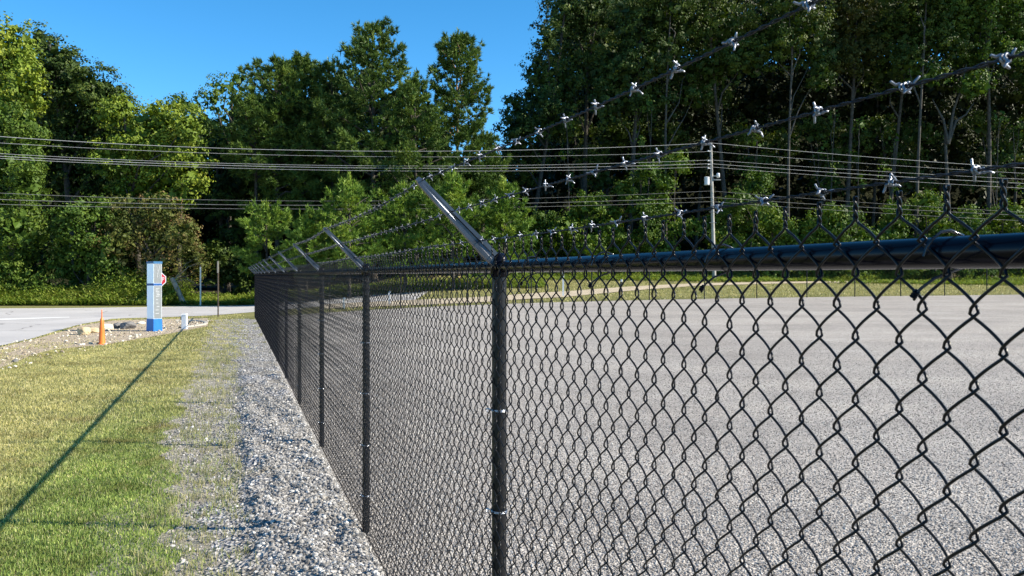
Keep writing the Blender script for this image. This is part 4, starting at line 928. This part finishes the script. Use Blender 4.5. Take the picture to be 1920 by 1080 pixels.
# stop sign
q = gnd(297.5, 594); st = empty('stop_sign', (q[0], q[1], 0), R(18), label='red octagonal stop sign half hidden behind the monolith sign', cat='road sign')
g = Geo(); g.tube([(0,0,-.1), (0,0,2.1)], .028, 8); g.build('post', galv, st, smooth=True)
red = noisy('sign_red', (.52,.015,.03), (.6,.02,.04), 4, .4)
def octo(g, rad, y0, y1, cz):
    a = np.arange(8)*math.pi/4+math.pi/8; V = [(rad*math.cos(t), y, cz+rad*math.sin(t)) for y in (y0, y1) for t in a]
    g.add(V, [tuple(range(8)), *[((i+1) % 8, i, i+8, (i+1) % 8+8) for i in range(8)]]); g.add(V[8:], [tuple(range(8))[::-1]]); return g
cz = EYE-8*q[1]/FPX
octo(Geo(), .325, -.036, -.030, cz).build('border', white, st); octo(Geo(), .292, -.041, -.0365, cz).build('plate', red, st)
cu = bpy.data.curves.new('lettering', 'FONT'); cu.body = 'STOP'; cu.size = .27; cu.align_x = 'CENTER'; cu.align_y = 'CENTER'; cu.extrude = .0015
tmp = link('lettering', cu, st); bpy.context.view_layer.update(); me_t = bpy.data.meshes.new_from_object(tmp.evaluated_get(bpy.context.evaluated_depsgraph_get())); bpy.data.objects.remove(tmp); to = link('lettering', me_t, st); to.location = (0, -.0435, cz); to.rotation_euler = (R(90), 0, 0); me_t.materials.clear(); me_t.materials.append(white); to.scale = (.72, 1, 1)

# slim traffic cone
q = gnd(191, 646); s1 = q[1]/FPX; cone = empty('traffic_cone', (q[0], q[1], 0), 0, label='tall slim orange traffic cone standing on the grass edge by the road', cat='traffic cone')
org = noisy('orange_plastic', (.75,.15,.02), (.85,.20,.03), 6, .45); h_ = 66*s1
g = Geo(); g.lathe([(.084,.03), (.080,.06), (.062,h_*.45), (.047,h_*.68), (.040,h_*.72), (.024,h_*.75), (.014,h_*.80), (.013,h_*.98), (.0,h_)], (0,0,0), 18); g.build('body', org, cone, smooth=True)
g = Geo(); g.lathe([(0,0), (.098,0), (.100,.018), (.096,.03), (.074,.034)], (0,0,0), 18); g.build('foot', org, cone)

# utility marker box
q = gnd(346, 617); s1 = q[1]/FPX; mk = empty('utility_marker', (q[0], q[1], 0), 0, label='small white utility pedestal right of the monolith sign', cat='utility box')
g = Geo(); g.box((0,0,.23), (.155,.13,.50)); g.build('body', white, mk)
g = Geo(); g.box((0,0,.495), (.175,.15,.03), None, .85); g.build('lid', white, mk)
g = Geo(); g.box((-.10,-.01,.36), (.045,.07,.11)); g.build('lock_box', noisy('dark_grey_metal', (.05,.05,.06), (.09,.09,.1), 9, .5), mk)

# thin posts
q = gnd(409, 594); g = Geo(); s1 = q[1]/FPX; p_ = empty('sign_post', (q[0], q[1], 0), 0, label='thin dark brown post standing before the road left of the fence corner', cat='post')
rust = noisy('rusty_steel', (.07,.05,.035), (.16,.11,.07), 12, .7)
g.box((0,0,1.2), (.05,.035,2.45)); g.box((0,.024,1.2), (.022,.015,2.45)); g.build('upright', rust, p_)
g = Geo(); g.box((0,-.025,2.15), (.07,.012,.5)); g.build('sign_edge', noisy('tan_edge', (.36,.3,.22), (.45,.38,.28), 8, .6), p_)
q = at(376, 573, 49.5); p_ = empty('marker_post', (q[0], q[1], 0), 0, label='thin pale post on the far side of the road', cat='post')
g = Geo(); g.box((0,0,1.1), (.075,.05,2.4)); g.build('upright', noisy('pale_post', (.5,.5,.46), (.62,.62,.58), 8, .6), p_); g = Geo(); g.box((0,0,2.34), (.085,.06,.10)); g.build('tip', rust, p_)
# white pegs seen through the fence, leaning black stake
for px_, py_, h_, lab in ((730,575,.62,'short white peg beyond the lot seen through the mesh'), (645,583,.5,'smaller white peg seen through the mesh nearer the corner'), (1056,560,1.3,'tall white peg by the dirt track seen under the top rail')):
    q = on(px_, py_-4) ; p_ = empty('white_peg', q, 0, label=lab, cat='peg')
    g = Geo(); g.box((0,0,h_/2-.03), (.09,.05,h_)); g.build('shaft', white, p_); g = Geo(); g.box((0,0,h_), (.095,.055,.06)); g.build('cap', noisy('peg_blue', (.2,.35,.5), (.3,.45,.6), 8, .5), p_)
q = on(1160, 563); p_ = empty('leaning_stake', q, 0, label='dark leaning stake with a pale tip at the edge of the lot', cat='stake')
g = Geo(); g.tube([(0,0,-.1), (.13,0,.9)], .05, 8); g.build('shaft', rust, p_); g = Geo(); g.tube([(.13,0,.9), (.145,0,1.03)], .045, 8); g.build('tip', white, p_)

# boulders
def boulder(px_, py_, w, h, d, mat, lab, seed, bl=1):
    q = gnd(px_, py_); s1 = q[1]/FPX; r_ = np.random.default_rng(seed)
    import bmesh
    bm = bmesh.new(); bmesh.ops.create_icosphere(bm, subdivisions=4, radius=1.)
    pl = [(Vector(r_.normal(0,1,3)).normalized(), r_.uniform(.62,.95)) for _ in range(13)]
    for v in bm.verts:
        for nrm, dd in pl:
            e = v.co.dot(nrm) - dd
            if e > 0: v.co -= nrm*e*.92
        n_ = .04*math.sin(v.co.x*9+seed)*math.sin(v.co.y*8)*math.sin(v.co.z*10+1); v.co *= 1+n_
        v.co.x *= w*s1/2; v.co.y *= d/2; v.co.z = v.co.z*h*s1*.62 + h*s1*.42
    me = bpy.data.meshes.new('boulder'); bm.to_mesh(me); bm.free(); me.materials.append(mat)
    return link('boulder', me, None, (q[0], q[1]+.1, -.02), r_.uniform(-.3,.3), label=lab, cat='boulder')
tan = noisy('tan_rock', (.36,.27,.16), (.56,.46,.30), 3.5, .9, 0, .15, .7, 9, .06); pr_ = noisy('pale_rock', (.5,.43,.35), (.66,.6,.5), 3, .9, 0, .15, .6, 9, .05); dk = noisy('dark_and_shadowed_rock', (.10,.10,.11), (.2,.19,.18), 4, .9, 0, .15, .7, 9, .06)  # dk: sign's shadow painted into two boulders; also one truly dark stone
boulder(154, 628, 27, 17, .5, tan, 'tan boulder with a shaded left side, leftmost of the rocks', 1)
boulder(173, 625, 22, 12, .4, tan, 'low tan rock between the tan boulder and the cone', 2)
boulder(199, 619, 26, 13, .5, pr_, 'pale blocky rock right behind the cone', 3)
boulder(236, 617, 32, 17, .6, dk, 'large boulder left of the sign, the sign shadow painted into its dark colour', 4)
boulder(218, 616, 16, 12, .4, dk, 'small rock beside the large dark boulder, shadow painted into its colour', 5)
boulder(262, 608, 16, 7, .4, pr_, 'low pale rock lying between the dark boulder and the road', 6)
boulder(22, 681, 12, 9, .15, dk, 'small dark stone on the bare soil at the left edge', 7)
print('tris', sum(len(me.polygons) for me in bpy.data.meshes))
